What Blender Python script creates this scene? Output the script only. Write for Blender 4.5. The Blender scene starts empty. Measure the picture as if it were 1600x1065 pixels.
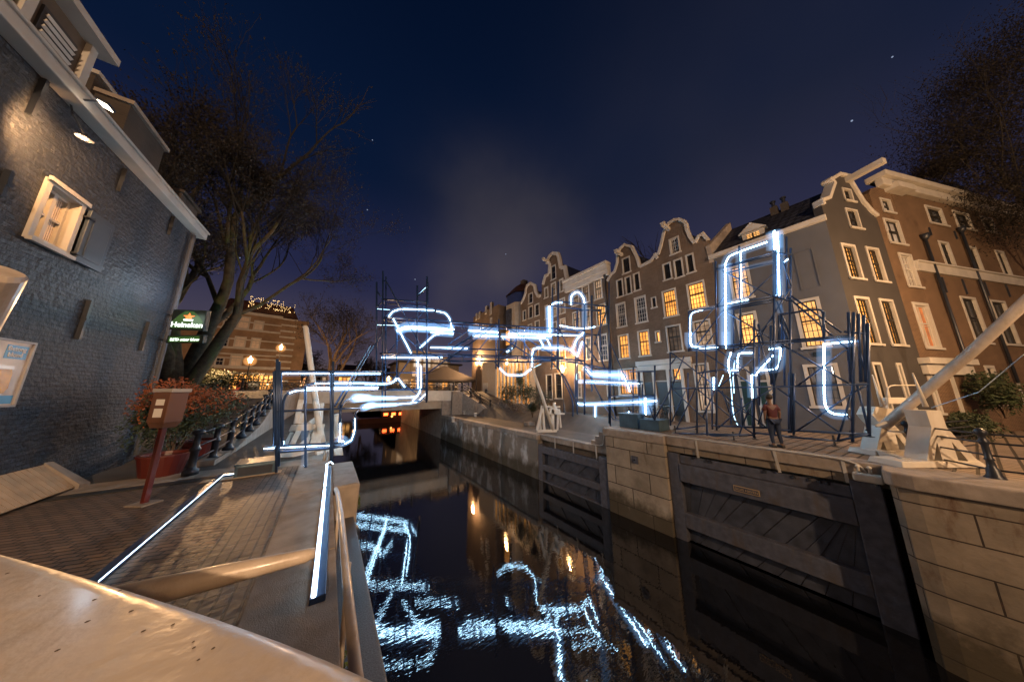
import bpy, bmesh, math, random
from mathutils import Vector, Matrix, geometry
rad = math.radians
sc = bpy.context.scene
COL = sc.collection

# ------------------------------------------------------------------ camera
CAM_H = 2.0; F = 400.0; CX, CY, HZ = 800.0, 532.5, 611.0
PITCH = math.atan((HZ-CY)/F); YAW = math.atan(287/math.hypot(F, HZ-CY))
cam = bpy.data.objects.new('camera', bpy.data.cameras.new('camera')); COL.objects.link(cam)
cam.data.sensor_width = 36; cam.data.lens = 36*F/1600
cam.data.clip_start = 0.05; cam.data.clip_end = 3000
cam.location = (0, 0, CAM_H); cam.rotation_euler = (math.pi/2+PITCH, 0, -YAW)
sc.camera = cam
sc.view_settings.view_transform = 'Standard'; sc.view_settings.look = 'None'
sc.view_settings.exposure = 0.0; sc.view_settings.gamma = 1
sc.cycles.use_denoising = True
sc.cycles.max_bounces = 5; sc.cycles.diffuse_bounces = 2; sc.cycles.glossy_bounces = 3
sc.cycles.transmission_bounces = 3; sc.cycles.volume_bounces = 0
sc.cycles.caustics_reflective = False; sc.cycles.caustics_refractive = False
sc.cycles.sample_clamp_indirect = 4.0

# where on a wall, plane or ground the things of the photograph stand
C0 = Vector((0, 0, CAM_H))
_f = Vector((math.sin(YAW)*math.cos(PITCH), math.cos(YAW)*math.cos(PITCH), math.sin(PITCH)))
_r = Vector((math.cos(YAW), -math.sin(YAW), 0)); _u = _r.cross(_f)
def ray(x, y): return _f*F + _r*(x-CX) + _u*(CY-y)
def Z(x, y, h=0.0):
    d = ray(x, y); return C0 + d*((h-CAM_H)/d.z)
def UP(x, y, u):
    d = ray(x, y); return C0 + d*(u/d.x)
def VP(x, y, v):
    d = ray(x, y); return C0 + d*(v/d.y)
def DP(x, y, D): return C0 + ray(x, y)*(D/F)
def PL(x, y, P, N):
    d = ray(x, y); return C0 + d*((Vector(P)-C0).dot(N)/d.dot(N))

# ------------------------------------------------------------------ world: night sky with thin cloud
w = bpy.data.worlds.new('World'); sc.world = w; w.use_nodes = True
nt = w.node_tree; N = nt.nodes; L = nt.links
bg = N['Background']
tc = N.new('ShaderNodeTexCoord')
sep = N.new('ShaderNodeSeparateXYZ'); L.new(tc.outputs['Generated'], sep.inputs[0])
rp = N.new('ShaderNodeValToRGB'); L.new(sep.outputs['Z'], rp.inputs[0])
cr = rp.color_ramp; cr.interpolation = 'EASE'
SKY = [(0.0, (.125, .088, .088)), (.15, (.058, .050, .082)), (.38, (.0165, .0195, .058)), (.66, (.0026, .0085, .031)), (1.0, (.0008, .0042, .017))]
cr.elements[0].position = 0; cr.elements[1].position = 1
for p, c in SKY[1:-1]: cr.elements.new(p)
for e, (p, c) in zip(cr.elements, SKY): e.color = (*c, 1)
def wmath(op, a, b=None):
    n = N.new('ShaderNodeMath'); n.operation = op
    for i, q in enumerate((a, b)):
        if q is None: continue
        if isinstance(q, (int, float)): n.inputs[i].default_value = q
        else: L.new(q, n.inputs[i])
    return n.outputs[0]
nz = N.new('ShaderNodeTexNoise'); nz.inputs['Scale'].default_value = 2.2; nz.inputs['Detail'].default_value = 3
L.new(tc.outputs['Generated'], nz.inputs['Vector'])
nzd = N.new('ShaderNodeTexNoise'); nzd.inputs['Scale'].default_value = 3.4; nzd.inputs['Detail'].default_value = 4; L.new(tc.outputs['Generated'], nzd.inputs['Vector'])
wv = N.new('ShaderNodeVectorMath'); wv.operation = 'MULTIPLY_ADD'; L.new(nzd.outputs['Color'], wv.inputs[0]); wv.inputs[1].default_value = (.22, .22, .22); L.new(tc.outputs['Generated'], wv.inputs[2])
wo = N.new('ShaderNodeVectorMath'); wo.operation = 'SUBTRACT'; L.new(wv.outputs[0], wo.inputs[0]); wo.inputs[1].default_value = (.11, .11, .11)
wn_ = N.new('ShaderNodeVectorMath'); wn_.operation = 'NORMALIZE'; L.new(wo.outputs[0], wn_.inputs[0])
def cloud(px, py, sharp, amp):
    d = ray(px, py).normalized()
    vm = N.new('ShaderNodeVectorMath'); vm.operation = 'DOT_PRODUCT'
    L.new(wn_.outputs[0], vm.inputs[0]); vm.inputs[1].default_value = d
    g = wmath('POWER', wmath('MAXIMUM', vm.outputs['Value'], 0.0), sharp)
    return wmath('MULTIPLY', wmath('MULTIPLY', g, amp), wmath('ADD', nz.outputs['Fac'], .15))
cs = wmath('ADD', wmath('ADD', wmath('ADD', cloud(760, 355, 60, .36), cloud(850, 385, 80, .36)), wmath('ADD', cloud(700, 440, 180, .30), cloud(790, 440, 180, .34))), cloud(1150, 250, 12, .16))
mx = N.new('ShaderNodeMix'); mx.data_type = 'RGBA'
L.new(wmath('MINIMUM', cs, .85), mx.inputs['Factor']); L.new(rp.outputs[0], mx.inputs['A'])
mx.inputs['B'].default_value = (.125, .102, .096, 1)
# stars
vo = N.new('ShaderNodeTexVoronoi'); vo.inputs['Scale'].default_value = 16
L.new(tc.outputs['Generated'], vo.inputs['Vector'])
st = wmath('LESS_THAN', vo.outputs['Distance'], .026)
sg = N.new('ShaderNodeSeparateColor'); L.new(vo.outputs['Color'], sg.inputs[0])
st = wmath('MULTIPLY', st, wmath('GREATER_THAN', sg.outputs[0], .25))
sa = N.new('ShaderNodeMix'); sa.data_type = 'RGBA'; L.new(wmath('MULTIPLY', st, .8), sa.inputs['Factor'])
L.new(mx.outputs['Result'], sa.inputs['A']); sa.inputs['B'].default_value = (.35, .42, .6, 1)
L.new(sa.outputs['Result'], bg.inputs['Color']); bg.inputs['Strength'].default_value = 1.0

# ------------------------------------------------------------------ lights (lamps of the place, plus added fill lamps)
def point(loc, col, W_, r=.12, parent=None, name='lamp_light', spot=None, aim=None):
    ld = bpy.data.lights.new(name, 'SPOT' if spot else 'POINT'); ld.energy = W_; ld.color = col; ld.shadow_soft_size = r
    if spot: ld.spot_size = rad(spot); ld.spot_blend = .6
    o = bpy.data.objects.new(name, ld); COL.objects.link(o); o.location = loc
    if aim is not None: o.rotation_euler = (Vector(aim)-Vector(loc)).to_track_quat('-Z', 'Y').to_euler()
    if parent: o.parent = parent; o.matrix_parent_inverse = parent.matrix_basis.inverted()
    return o
SOD = (1.0, .56, .25); WRM = (1.0, .64, .32); COOL = (.62, .82, 1.0)

# ------------------------------------------------------------------ materials
MATS = {}
def P(name, col, rough=.7, metal=0.0, spec=None, var=.0, vscale=3.0, bump=0.0, bscale=30.0, coat=0, dirt=None, dscale=1.2, coord='Object'):
    m = bpy.data.materials.new(name); m.use_nodes = True; MATS[name] = m
    n = m.node_tree.nodes; l = m.node_tree.links; b = n['Principled BSDF']
    b.inputs['Base Color'].default_value = (*col, 1); b.inputs['Roughness'].default_value = rough; b.inputs['Metallic'].default_value = metal
    if spec is not None: b.inputs['Specular IOR Level'].default_value = spec
    if coat: b.inputs['Coat Weight'].default_value = coat; b.inputs['Coat Roughness'].default_value = .15
    t = n.new('ShaderNodeTexCoord')
    if var or dirt:
        a = n.new('ShaderNodeTexNoise'); a.inputs['Scale'].default_value = vscale; a.inputs['Detail'].default_value = 6; l.new(t.outputs[coord], a.inputs['Vector'])
        r = n.new('ShaderNodeMapRange'); l.new(a.outputs['Fac'], r.inputs[0]); r.inputs[1].default_value = .3; r.inputs[2].default_value = .7
        r.inputs[3].default_value = 1-var; r.inputs[4].default_value = 1+var
        q = n.new('ShaderNodeMix'); q.data_type = 'RGBA'; q.blend_type = 'MULTIPLY'; q.inputs['Factor'].default_value = 1
        q.inputs['A'].default_value = (*col, 1); l.new(r.outputs[0], q.inputs['B']); out = q.outputs['Result']
        if dirt:
            a2 = n.new('ShaderNodeTexNoise'); a2.inputs['Scale'].default_value = dscale; a2.inputs['Detail'].default_value = 8; a2.inputs['Roughness'].default_value = .7
            mp = n.new('ShaderNodeMapping'); mp.inputs['Scale'].default_value = (1, 1, .35); l.new(t.outputs[coord], mp.inputs[0]); l.new(mp.outputs[0], a2.inputs['Vector'])
            r2 = n.new('ShaderNodeMapRange'); l.new(a2.outputs['Fac'], r2.inputs[0]); r2.inputs[1].default_value = .5; r2.inputs[2].default_value = .68
            q2 = n.new('ShaderNodeMix'); q2.data_type = 'RGBA'; l.new(r2.outputs[0], q2.inputs['Factor']); l.new(out, q2.inputs['A']); q2.inputs['B'].default_value = (*dirt, 1); out = q2.outputs['Result']
        l.new(out, b.inputs['Base Color'])
    if bump:
        a = n.new('ShaderNodeTexNoise'); a.inputs['Scale'].default_value = bscale; a.inputs['Detail'].default_value = 5; l.new(t.outputs[coord], a.inputs['Vector'])
        bp = n.new('ShaderNodeBump'); bp.inputs['Strength'].default_value = bump; bp.inputs['Distance'].default_value = .02; l.new(a.outputs['Fac'], bp.inputs['Height']); l.new(bp.outputs[0], b.inputs['Normal'])
    return m
def BR(name, c1, c2, mortar, bw=.22, bh=.065, ms=.012, rough=.8, bump=.5, flat=False, wob=0.0, rot=0.0, dirt=None, dlo=.5, dist=.01, rows=None, spec=.3, gscale=.5, streak=1.0, wl=False):
    """brick / block / paver surface, vector (x+y, z) on walls or (x, y) on ground"""
    m = bpy.data.materials.new(name); m.use_nodes = True; MATS[name] = m
    n = m.node_tree.nodes; l = m.node_tree.links; b = n['Principled BSDF']; b.inputs['Roughness'].default_value = rough; b.inputs['Specular IOR Level'].default_value = spec
    t = n.new('ShaderNodeTexCoord'); s = n.new('ShaderNodeSeparateXYZ'); l.new(t.outputs['Object'], s.inputs[0])
    c = n.new('ShaderNodeCombineXYZ')
    if flat:
        mp = n.new('ShaderNodeMapping'); l.new(t.outputs['Object'], mp.inputs[0]); mp.inputs['Rotation'].default_value = (0, 0, rot); vec = mp.outputs[0]
    else:
        ad = n.new('ShaderNodeMath'); l.new(s.outputs[0], ad.inputs[0]); l.new(s.outputs[1], ad.inputs[1]); l.new(ad.outputs[0], c.inputs[0]); l.new(s.outputs[2], c.inputs[1]); vec = c.outputs[0]
    if wob:
        nn = n.new('ShaderNodeTexNoise'); nn.inputs['Scale'].default_value = 2.5; l.new(t.outputs['Object'], nn.inputs['Vector'])
        sm = n.new('ShaderNodeVectorMath'); sm.operation = 'MULTIPLY_ADD'; l.new(nn.outputs['Color'], sm.inputs[0]); sm.inputs[1].default_value = (wob,)*3; l.new(vec, sm.inputs[2]); vec = sm.outputs[0]
    k = n.new('ShaderNodeTexBrick'); l.new(vec, k.inputs['Vector']); k.inputs['Scale'].default_value = 1
    k.inputs['Brick Width'].default_value = bw; k.inputs['Row Height'].default_value = bh; k.inputs['Mortar Size'].default_value = ms; k.inputs['Mortar Smooth'].default_value = .2; k.inputs['Bias'].default_value = 0
    k.inputs['Color1'].default_value = (*c1, 1); k.inputs['Color2'].default_value = (*c2, 1); k.inputs['Mortar'].default_value = (*mortar, 1)
    a = n.new('ShaderNodeTexNoise'); a.inputs['Scale'].default_value = gscale; a.inputs['Detail'].default_value = 8; a.inputs['Roughness'].default_value = .65; l.new(t.outputs['Object'], a.inputs['Vector'])
    r = n.new('ShaderNodeMapRange'); l.new(a.outputs['Fac'], r.inputs[0]); r.inputs[1].default_value = .3; r.inputs[2].default_value = .7; r.inputs[3].default_value = .68; r.inputs[4].default_value = 1.25
    q = n.new('ShaderNodeMix'); q.data_type = 'RGBA'; q.blend_type = 'MULTIPLY'; q.inputs['Factor'].default_value = 1; l.new(k.outputs['Color'], q.inputs['A']); l.new(r.outputs[0], q.inputs['B']); out = q.outputs['Result']
    if dirt:
        a2 = n.new('ShaderNodeTexNoise'); a2.inputs['Scale'].default_value = 1.1; a2.inputs['Detail'].default_value = 9; a2.inputs['Roughness'].default_value = .7
        mp2 = n.new('ShaderNodeMapping'); mp2.inputs['Scale'].default_value = (1, 1, streak); l.new(t.outputs['Object'], mp2.inputs[0]); l.new(mp2.outputs[0], a2.inputs['Vector'])
        r2 = n.new('ShaderNodeMapRange'); l.new(a2.outputs['Fac'], r2.inputs[0]); r2.inputs[1].default_value = dlo; r2.inputs[2].default_value = dlo+.12
        q2 = n.new('ShaderNodeMix'); q2.data_type = 'RGBA'; l.new(r2.outputs[0], q2.inputs['Factor']); l.new(out, q2.inputs['A']); q2.inputs['B'].default_value = (*dirt, 1); out = q2.outputs['Result']
    if wl:
        gz = n.new('ShaderNodeMath'); gz.operation = 'MULTIPLY_ADD'; l.new(a.outputs['Fac'], gz.inputs[0]); gz.inputs[1].default_value = 1.6; l.new(s.outputs[2], gz.inputs[2])
        gr = n.new('ShaderNodeMapRange'); l.new(gz.outputs[0], gr.inputs[0]); gr.inputs[1].default_value = -2.55; gr.inputs[2].default_value = -2.0; gr.inputs[3].default_value = .85; gr.inputs[4].default_value = 0
        q3 = n.new('ShaderNodeMix'); q3.data_type = 'RGBA'; l.new(gr.outputs[0], q3.inputs['Factor']); l.new(out, q3.inputs['A']); q3.inputs['B'].default_value = (.045, .036, .02, 1); out = q3.outputs['Result']
    l.new(out, b.inputs['Base Color'])
    a3 = n.new('ShaderNodeTexNoise'); a3.inputs['Scale'].default_value = 9; a3.inputs['Detail'].default_value = 6; l.new(t.outputs['Object'], a3.inputs['Vector'])
    h = n.new('ShaderNodeMath'); h.operation = 'MULTIPLY_ADD'; l.new(a3.outputs['Fac'], h.inputs[0]); h.inputs[1].default_value = .9; 
    iv = n.new('ShaderNodeMath'); iv.operation = 'SUBTRACT'; iv.inputs[0].default_value = 1; l.new(k.outputs['Fac'], iv.inputs[1]); l.new(iv.outputs[0], h.inputs[2])
    bp = n.new('ShaderNodeBump'); bp.inputs['Strength'].default_value = bump; bp.inputs['Distance'].default_value = dist; l.new(h.outputs[0], bp.inputs['Height']); l.new(bp.outputs[0], b.inputs['Normal'])
    return m
def EM(name, col, s, kind=None, col2=None):
    m = bpy.data.materials.new(name); m.use_nodes = True; MATS[name] = m
    n = m.node_tree.nodes; l = m.node_tree.links; b = n['Principled BSDF']
    b.inputs['Base Color'].default_value = (.05, .04, .03, 1); b.inputs['Roughness'].default_value = .25
    b.inputs['Emission Color'].default_value = (*col, 1); b.inputs['Emission Strength'].default_value = s
    if kind == 'curtain':
        t = n.new('ShaderNodeTexCoord')
        a = n.new('ShaderNodeTexNoise'); a.inputs['Scale'].default_value = 1.1; a.inputs['Detail'].default_value = 5
        mp = n.new('ShaderNodeMapping'); mp.inputs['Scale'].default_value = (9, 9, 1.0); l.new(t.outputs['Object'], mp.inputs[0]); l.new(mp.outputs[0], a.inputs['Vector'])
        a2 = n.new('ShaderNodeTexNoise'); a2.inputs['Scale'].default_value = 1.3; l.new(t.outputs['Object'], a2.inputs['Vector'])
        h = n.new('ShaderNodeMath'); h.operation = 'MULTIPLY'; l.new(a.outputs['Fac'], h.inputs[0]); l.new(a2.outputs['Fac'], h.inputs[1])
        r = n.new('ShaderNodeValToRGB'); l.new(h.outputs[0], r.inputs[0])
        c2 = col2 or tuple(c*.25 for c in col)
        r.color_ramp.elements[0].position = .12; r.color_ramp.elements[0].color = (*c2, 1)
        r.color_ramp.elements[1].position = .36; r.color_ramp.elements[1].color = (*col, 1)
        l.new(r.outputs[0], b.inputs['Emission Color'])
        oi = n.new('ShaderNodeObjectInfo'); mr = n.new('ShaderNodeMapRange'); l.new(oi.outputs['Random'], mr.inputs[0]); mr.inputs[3].default_value = s*.5; mr.inputs[4].default_value = s*1.35; l.new(mr.outputs[0], b.inputs['Emission Strength'])
        ov = n.new('ShaderNodeVectorMath'); ov.operation = 'ADD'; l.new(t.outputs['Object'], ov.inputs[0]); mo = n.new('ShaderNodeMath'); mo.operation = 'MULTIPLY'; l.new(oi.outputs['Random'], mo.inputs[0]); mo.inputs[1].default_value = 50; l.new(mo.outputs[0], ov.inputs[1]); l.new(ov.outputs[0], mp.inputs[0]); l.new(ov.outputs[0], a2.inputs['Vector'])
    return m
BR('brick_brown', (.125, .086, .064), (.088, .062, .047), (.17, .13, .095), dirt=(.05, .035, .028), dlo=.62)
BR('brick_dark', (.075, .06, .052), (.06, .05, .045), (.07, .06, .05), bump=.3)
BR('brick_red', (.115, .066, .042), (.082, .048, .032), (.2, .14, .09), dirt=(.07, .04, .025), dlo=.6)
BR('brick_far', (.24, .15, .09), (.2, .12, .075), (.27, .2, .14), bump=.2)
BR('brick_slate', (.034, .041, .058), (.024, .030, .044), (.018, .020, .027), dirt=(.055, .052, .052), dlo=.62, bw=.26, bh=.085, ms=.014, rough=.55, bump=1.0, wob=.07, dist=.075, spec=.5, gscale=1.5)
BR('brick_quay', (.16, .13, .10), (.11, .09, .07), (.3, .28, .25), dirt=(.5, .5, .5), dlo=.50, streak=.5, wl=True)
BR('brick_quay_mossy', (.10, .07, .045), (.06, .045, .03), (.15, .12, .09), dirt=(.34, .31, .27), dlo=.6, streak=.5, wl=True)
BR('stone_block', (.34, .29, .23), (.27, .23, .18), (.045, .035, .028), bw=1.75, bh=.86, ms=.02, bump=.6, dist=.03, dirt=(.12, .085, .055), dlo=.55, gscale=1.1, streak=.3, wl=True)
BR('stone_block_wall', (.25, .205, .155), (.20, .165, .125), (.04, .03, .025), bw=2.0, bh=.62, ms=.016, bump=.5, dist=.03, dirt=(.10, .05, .028), dlo=.57, gscale=1.1, streak=.35, wl=True)
BR('paver', (.20, .13, .085), (.125, .085, .06), (.022, .018, .016), bw=.21, bh=.10, ms=.012, flat=True, bump=.9, dist=.02, rough=.55, wob=.05, rot=.28, dirt=(.17, .11, .07), dlo=.60, spec=.5)
BR('paver_edge', (.13, .10, .08), (.09, .07, .06), (.022, .018, .016), bw=.46, bh=.11, ms=.012, flat=True, rot=math.pi/2, bump=.9, dist=.02, rough=.55, wob=.02, spec=.5)
BR('paver_right', (.34, .27, .215), (.26, .205, .165), (.06, .05, .04), bw=.30, bh=.30, ms=.03, flat=True, bump=.8, rough=.6, rot=.1)
BR('roof_tile', (.045, .05, .07), (.03, .034, .05), (.008, .008, .01), bw=.34, bh=.30, ms=.035, bump=1.0, dist=.06, rough=.45)
BR('roof_tile_red', (.12, .05, .03), (.09, .04, .025), (.02, .012, .01), bw=.3, bh=.28, ms=.03, bump=1.0, dist=.05, rough=.6)
P('asphalt', (.085, .075, .068), .75, var=.25, vscale=1.5, bump=.5, bscale=120, dirt=(.10, .08, .065), dscale=.6)
P('ground_far', (.05, .045, .04), .9, var=.3, vscale=.2)
P('granite', (.29, .245, .205), .7, var=.2, vscale=4, bump=.35, bscale=90, dirt=(.19, .145, .11), dscale=1.6)
P('granite_dark', (.05, .05, .06), .4, var=.5, vscale=60, bump=.3, bscale=80)
P('plaster_grey', (.074, .080, .098), .8, var=.08, vscale=1.3, bump=.15, bscale=25)
P('plaster_dark', (.040, .037, .038), .8, var=.1, vscale=1.3)
P('plaster_brown', (.10, .075, .055), .8, var=.15, vscale=1.3)
P('plaster_cream', (.33, .28, .22), .8, var=.1)
P('white_paint', (.60, .56, .49), .45, var=.07, vscale=2.5, dirt=(.5, .45, .37), dscale=1.1)
P('trim_paint', (.42, .40, .37), .55, var=.12, vscale=2)
P('beam_paint', (.50, .43, .36), .36, var=.10, vscale=2.2, bump=.45, bscale=9, dirt=(.36, .29, .22), dscale=2.6, coat=.2)
P('black_iron', (.018, .022, .032), .38, var=.2, bump=.15, bscale=40)
P('gate_timber', (.075, .08, .105), .5, var=.3, vscale=5, bump=.35, bscale=22, dirt=(.075, .062, .055), dscale=2.2)
P('gate_plank', (.045, .05, .068), .5, var=.4, vscale=3, bump=.3, bscale=30)
P('steel_blue', (.032, .068, .165), .34, .3, var=.15)
P('steel_light', (.35, .45, .55), .3, .8)
P('dark_frame', (.02, .018, .016), .5)
P('door_green', (.01, .03, .028), .35)
P('door_black', (.015, .013, .013), .35)
P('shutter_blue', (.035, .05, .075), .5, var=.15)
P('post_red', (.11, .014, .009), .4, var=.15, vscale=6, coat=.3)
P('post_brown', (.13, .06, .035), .45, var=.1)
P('grey_cap', (.35, .33, .32), .5)
P('paper', (.75, .72, .68), .7)
P('pot_red', (.09, .013, .009), .4, coat=.2)
P('box_blue', (.045, .085, .12), .4, .3, var=.2)
P('grate', (.025, .025, .025), .5)
P('bark', (.075, .05, .032), .9, var=.4, vscale=6, bump=.8, bscale=14)
P('bark_mossy', (.055, .042, .024), .9, var=.5, vscale=5, bump=.8, bscale=14, dirt=(.06, .085, .02), dscale=1.5)
P('twig', (.014, .012, .010), .9)
P('leaf_brown', (.017, .013, .010), .8, var=.5, vscale=9)
P('leaf_orange', (.24, .062, .012), .6, var=.5, vscale=9)
P('leaf_dark', (.028, .042, .018), .6, var=.5, vscale=9)
P('leaf_olive', (.05, .055, .028), .7, var=.5, vscale=9)
P('moss', (.05, .075, .015), .95, var=.6, vscale=20)
P('parasol_cloth', (.05, .042, .04), .8)
P('skin', (.16, .09, .06), .7); P('hair', (.02, .015, .012), .7)
P('shirt_red', (.07, .010, .009), .8, var=.2, vscale=12); P('jeans', (.012, .022, .05), .85, var=.2, vscale=15)
P('shoe', (.02, .02, .02), .6)
P('glass_dark', (.012, .014, .02), .08, spec=.8)
P('glass_blue', (.03, .045, .12), .15, spec=.8)
P('glass_grey', (.04, .045, .058), .25, spec=.25, var=.5, vscale=2.5)
P('hatch_wood', (.42, .30, .19), .6, var=.2, vscale=4)
P('boat_hull', (.06, .02, .015), .4)
P('bike_black', (.16, .14, .13), .35, .5)
P('poster_blue', (.05, .30, .55), .4); P('poster_pale', (.62, .52, .44), .4, var=.15, vscale=4); P('amber', (.65, .30, .05), .25, var=.3, vscale=6); P('silver', (.5, .48, .46), .3, .4)
P('brass', (.5, .36, .2), .4, .5)
P('bin_blue', (.10, .13, .17), .5); P('sign_black', (.012, .016, .014), .3)
EM('neon', (.42, .73, 1.0), 26); EM('neon_soft', (.42, .74, 1.0), 5)
EM('strip_led', (.62, .82, 1.0), 5)
EM('lit_gold', (1.0, .42, .085), 2.0, 'curtain', (.40, .13, .02)); EM('lit_bright', (1.0, .50, .15), 2.1, 'curtain', (.7, .28, .06))
EM('lit_pale', (.80, .52, .32), .75, 'curtain', (.22, .13, .08)); EM('lit_red', (.95, .22, .04), .8, 'curtain', (.3, .05, .01))
EM('lit_dim', (.30, .2, .14), .35, 'curtain', (.04, .025, .02)); EM('lit_white', (.8, .66, .5), .8)
EM('lantern_glass', (1.0, .58, .22), 30); EM('flood_glass', (1.0, .82, .6), 14)
EM('sign_green', (.02, .22, .03), .35); EM('sign_white', (.9, 1, .9), 2.2); EM('sign_red', (1, .16, .03), 2.6); EM('boat_red', (1.0, .10, .02), 9.0); EM('boat_amber', (1, .45, .12), 4.5)
EM('fairy', (1, .62, .25), 5)
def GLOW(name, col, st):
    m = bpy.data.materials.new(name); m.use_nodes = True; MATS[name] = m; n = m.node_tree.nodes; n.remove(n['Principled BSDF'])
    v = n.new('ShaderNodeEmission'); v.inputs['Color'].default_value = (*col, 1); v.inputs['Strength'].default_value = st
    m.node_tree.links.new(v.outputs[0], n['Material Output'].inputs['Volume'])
GLOW('neon_glow', (.28, .56, 1.0), .85); GLOW('lantern_glow', (1.0, .42, .12), .8)  # lens bloom painted as glowing volumes around tubes and lanterns
# water
m = bpy.data.materials.new('canal_water'); m.use_nodes = True; MATS['canal_water'] = m
n = m.node_tree.nodes; l = m.node_tree.links; b = n['Principled BSDF']
b.inputs['Base Color'].default_value = (.004, .004, .005, 1); b.inputs['Roughness'].default_value = .004; b.inputs['IOR'].default_value = 1.6; b.inputs['Specular IOR Level'].default_value = .95
t = n.new('ShaderNodeTexCoord'); mp = n.new('ShaderNodeMapping'); l.new(t.outputs['Object'], mp.inputs[0]); mp.inputs['Rotation'].default_value = (0, 0, rad(35)); mp.inputs['Scale'].default_value = (1, 3.2, 1)
a = n.new('ShaderNodeTexNoise'); a.inputs['Scale'].default_value = 3.6; a.inputs['Detail'].default_value = 2; a.inputs['Roughness'].default_value = .5; l.new(mp.outputs[0], a.inputs['Vector'])
bp = n.new('ShaderNodeBump'); bp.inputs['Strength'].default_value = .07; bp.inputs['Distance'].default_value = .02; l.new(a.outputs['Fac'], bp.inputs['Height']); l.new(bp.outputs[0], b.inputs['Normal'])

# ------------------------------------------------------------------ mesh helpers
class B:
    def __init__(s): s.v = []; s.f = []
    def add(s, vs, fs):
        o = len(s.v); s.v += [Vector(q) for q in vs]; s.f += [tuple(o+i for i in f) for f in fs]; return s
    def box(s, x0, x1, y0, y1, z0, z1):
        return s.add([(x0,y0,z0),(x1,y0,z0),(x1,y1,z0),(x0,y1,z0),(x0,y0,z1),(x1,y0,z1),(x1,y1,z1),(x0,y1,z1)],
                     [(0,3,2,1),(4,5,6,7),(0,1,5,4),(1,2,6,5),(2,3,7,6),(3,0,4,7)])
    def hexa(s, a):   # eight corners: bottom ring then top ring
        return s.add(a, [(0,3,2,1),(4,5,6,7),(0,1,5,4),(1,2,6,5),(2,3,7,6),(3,0,4,7)])
    def bar(s, p, q, wd, hg, up=(0,0,1)):
        p = Vector(p); q = Vector(q); d = (q-p).normalized(); up = Vector(up)
        sd = d.cross(up)
        if sd.length < 1e-4: sd = d.cross(Vector((1,0,0)))
        sd.normalize(); uu = sd.cross(d).normalized()
        return s.hexa([p-sd*wd/2-uu*hg/2, p+sd*wd/2-uu*hg/2, q+sd*wd/2-uu*hg/2, q-sd*wd/2-uu*hg/2,
                       p-sd*wd/2+uu*hg/2, p+sd*wd/2+uu*hg/2, q+sd*wd/2+uu*hg/2, q-sd*wd/2+uu*hg/2])
    def tube(s, pts, r, n=8, cap=True):
        pts = [Vector(p) for p in pts]; k = len(pts); rs = r if isinstance(r, (list, tuple)) else [r]*k
        o = len(s.v); prev = None
        for i, p in enumerate(pts):
            d = (pts[min(i+1,k-1)]-pts[max(i-1,0)])
            if d.length < 1e-9: d = Vector((0,0,1))
            d.normalize()
            if prev is None:
                a = Vector((0,0,1)) if abs(d.z) < .9 else Vector((1,0,0))
                e = d.cross(a).normalized()
            else:
                e = prev - d*prev.dot(d)
                if e.length < 1e-6: e = d.orthogonal()
                e.normalize()
            prev = e; g = d.cross(e)
            for j in range(n):
                t_ = 2*math.pi*j/n; s.v.append(p+(e*math.cos(t_)+g*math.sin(t_))*rs[i])
        for i in range(k-1):
            for j in range(n):
                a = o+i*n+j; b_ = o+i*n+(j+1)%n; s.f.append((a, b_, b_+n, a+n))
        if cap: s.f.append(tuple(o+j for j in reversed(range(n)))); s.f.append(tuple(o+(k-1)*n+j for j in range(n)))
        return s
    def lathe(s, c, prof, n=12):
        c = Vector(c); o = len(s.v)
        for r, z in prof:
            for j in range(n):
                t_ = 2*math.pi*j/n; s.v.append(c+Vector((r*math.cos(t_), r*math.sin(t_), z)))
        for i in range(len(prof)-1):
            for j in range(n):
                a = o+i*n+j; b_ = o+i*n+(j+1)%n; s.f.append((a, b_, b_+n, a+n))
        s.f.append(tuple(o+j for j in reversed(range(n)))); s.f.append(tuple(o+(len(prof)-1)*n+j for j in range(n)))
        return s
    def prism(s, pts, axis, a0, a1):
        """polygon in the plane normal to axis ('y': (x,z) points)"""
        k = len(pts)
        def mk(p, a): return {'x': (a, p[0], p[1]), 'y': (p[0], a, p[1]), 'z': (p[0], p[1], a)}[axis]
        return s.add([mk(p, a0) for p in pts]+[mk(p, a1) for p in pts],
                     [tuple(range(k)), tuple(range(2*k-1, k-1, -1))]+[(i, i+k, (i+1)%k+k, (i+1)%k) for i in range(k)])
    def build(s, name, mat, parent=None, smooth=False, local=False, bevel=0, recenter=True, seg=2):
        me = bpy.data.meshes.new(name); vs = s.v
        o = bpy.data.objects.new(name, me)
        if parent is not None:
            M = parent_matrix(parent)
            if not local:
                Mi = M.inverted(); vs = [Mi @ v for v in vs]
            o.parent = parent
        elif recenter and vs:
            c = Vector(((min(v.x for v in vs)+max(v.x for v in vs))/2, (min(v.y for v in vs)+max(v.y for v in vs))/2, min(v.z for v in vs)))
            vs = [v-c for v in vs]; o.location = c
        me.from_pydata([tuple(v) for v in vs], [], s.f); me.update()
        bm = bmesh.new(); bm.from_mesh(me); bmesh.ops.recalc_face_normals(bm, faces=bm.faces)
        if bevel:
            es = [e for e in bm.edges if len(e.link_faces) == 2 and e.calc_face_angle(0) > .5]
            bmesh.ops.bevel(bm, geom=es, offset=bevel, segments=seg, affect='EDGES', profile=.6)
        bm.to_mesh(me); bm.free()
        if smooth:
            for p_ in me.polygons: p_.use_smooth = True
        me.materials.append(MATS[mat] if isinstance(mat, str) else mat)
        COL.objects.link(o); return o
def parent_matrix(o):
    M = o.matrix_basis.copy()
    while o.parent: o = o.parent; M = o.matrix_basis @ M
    return M
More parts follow.
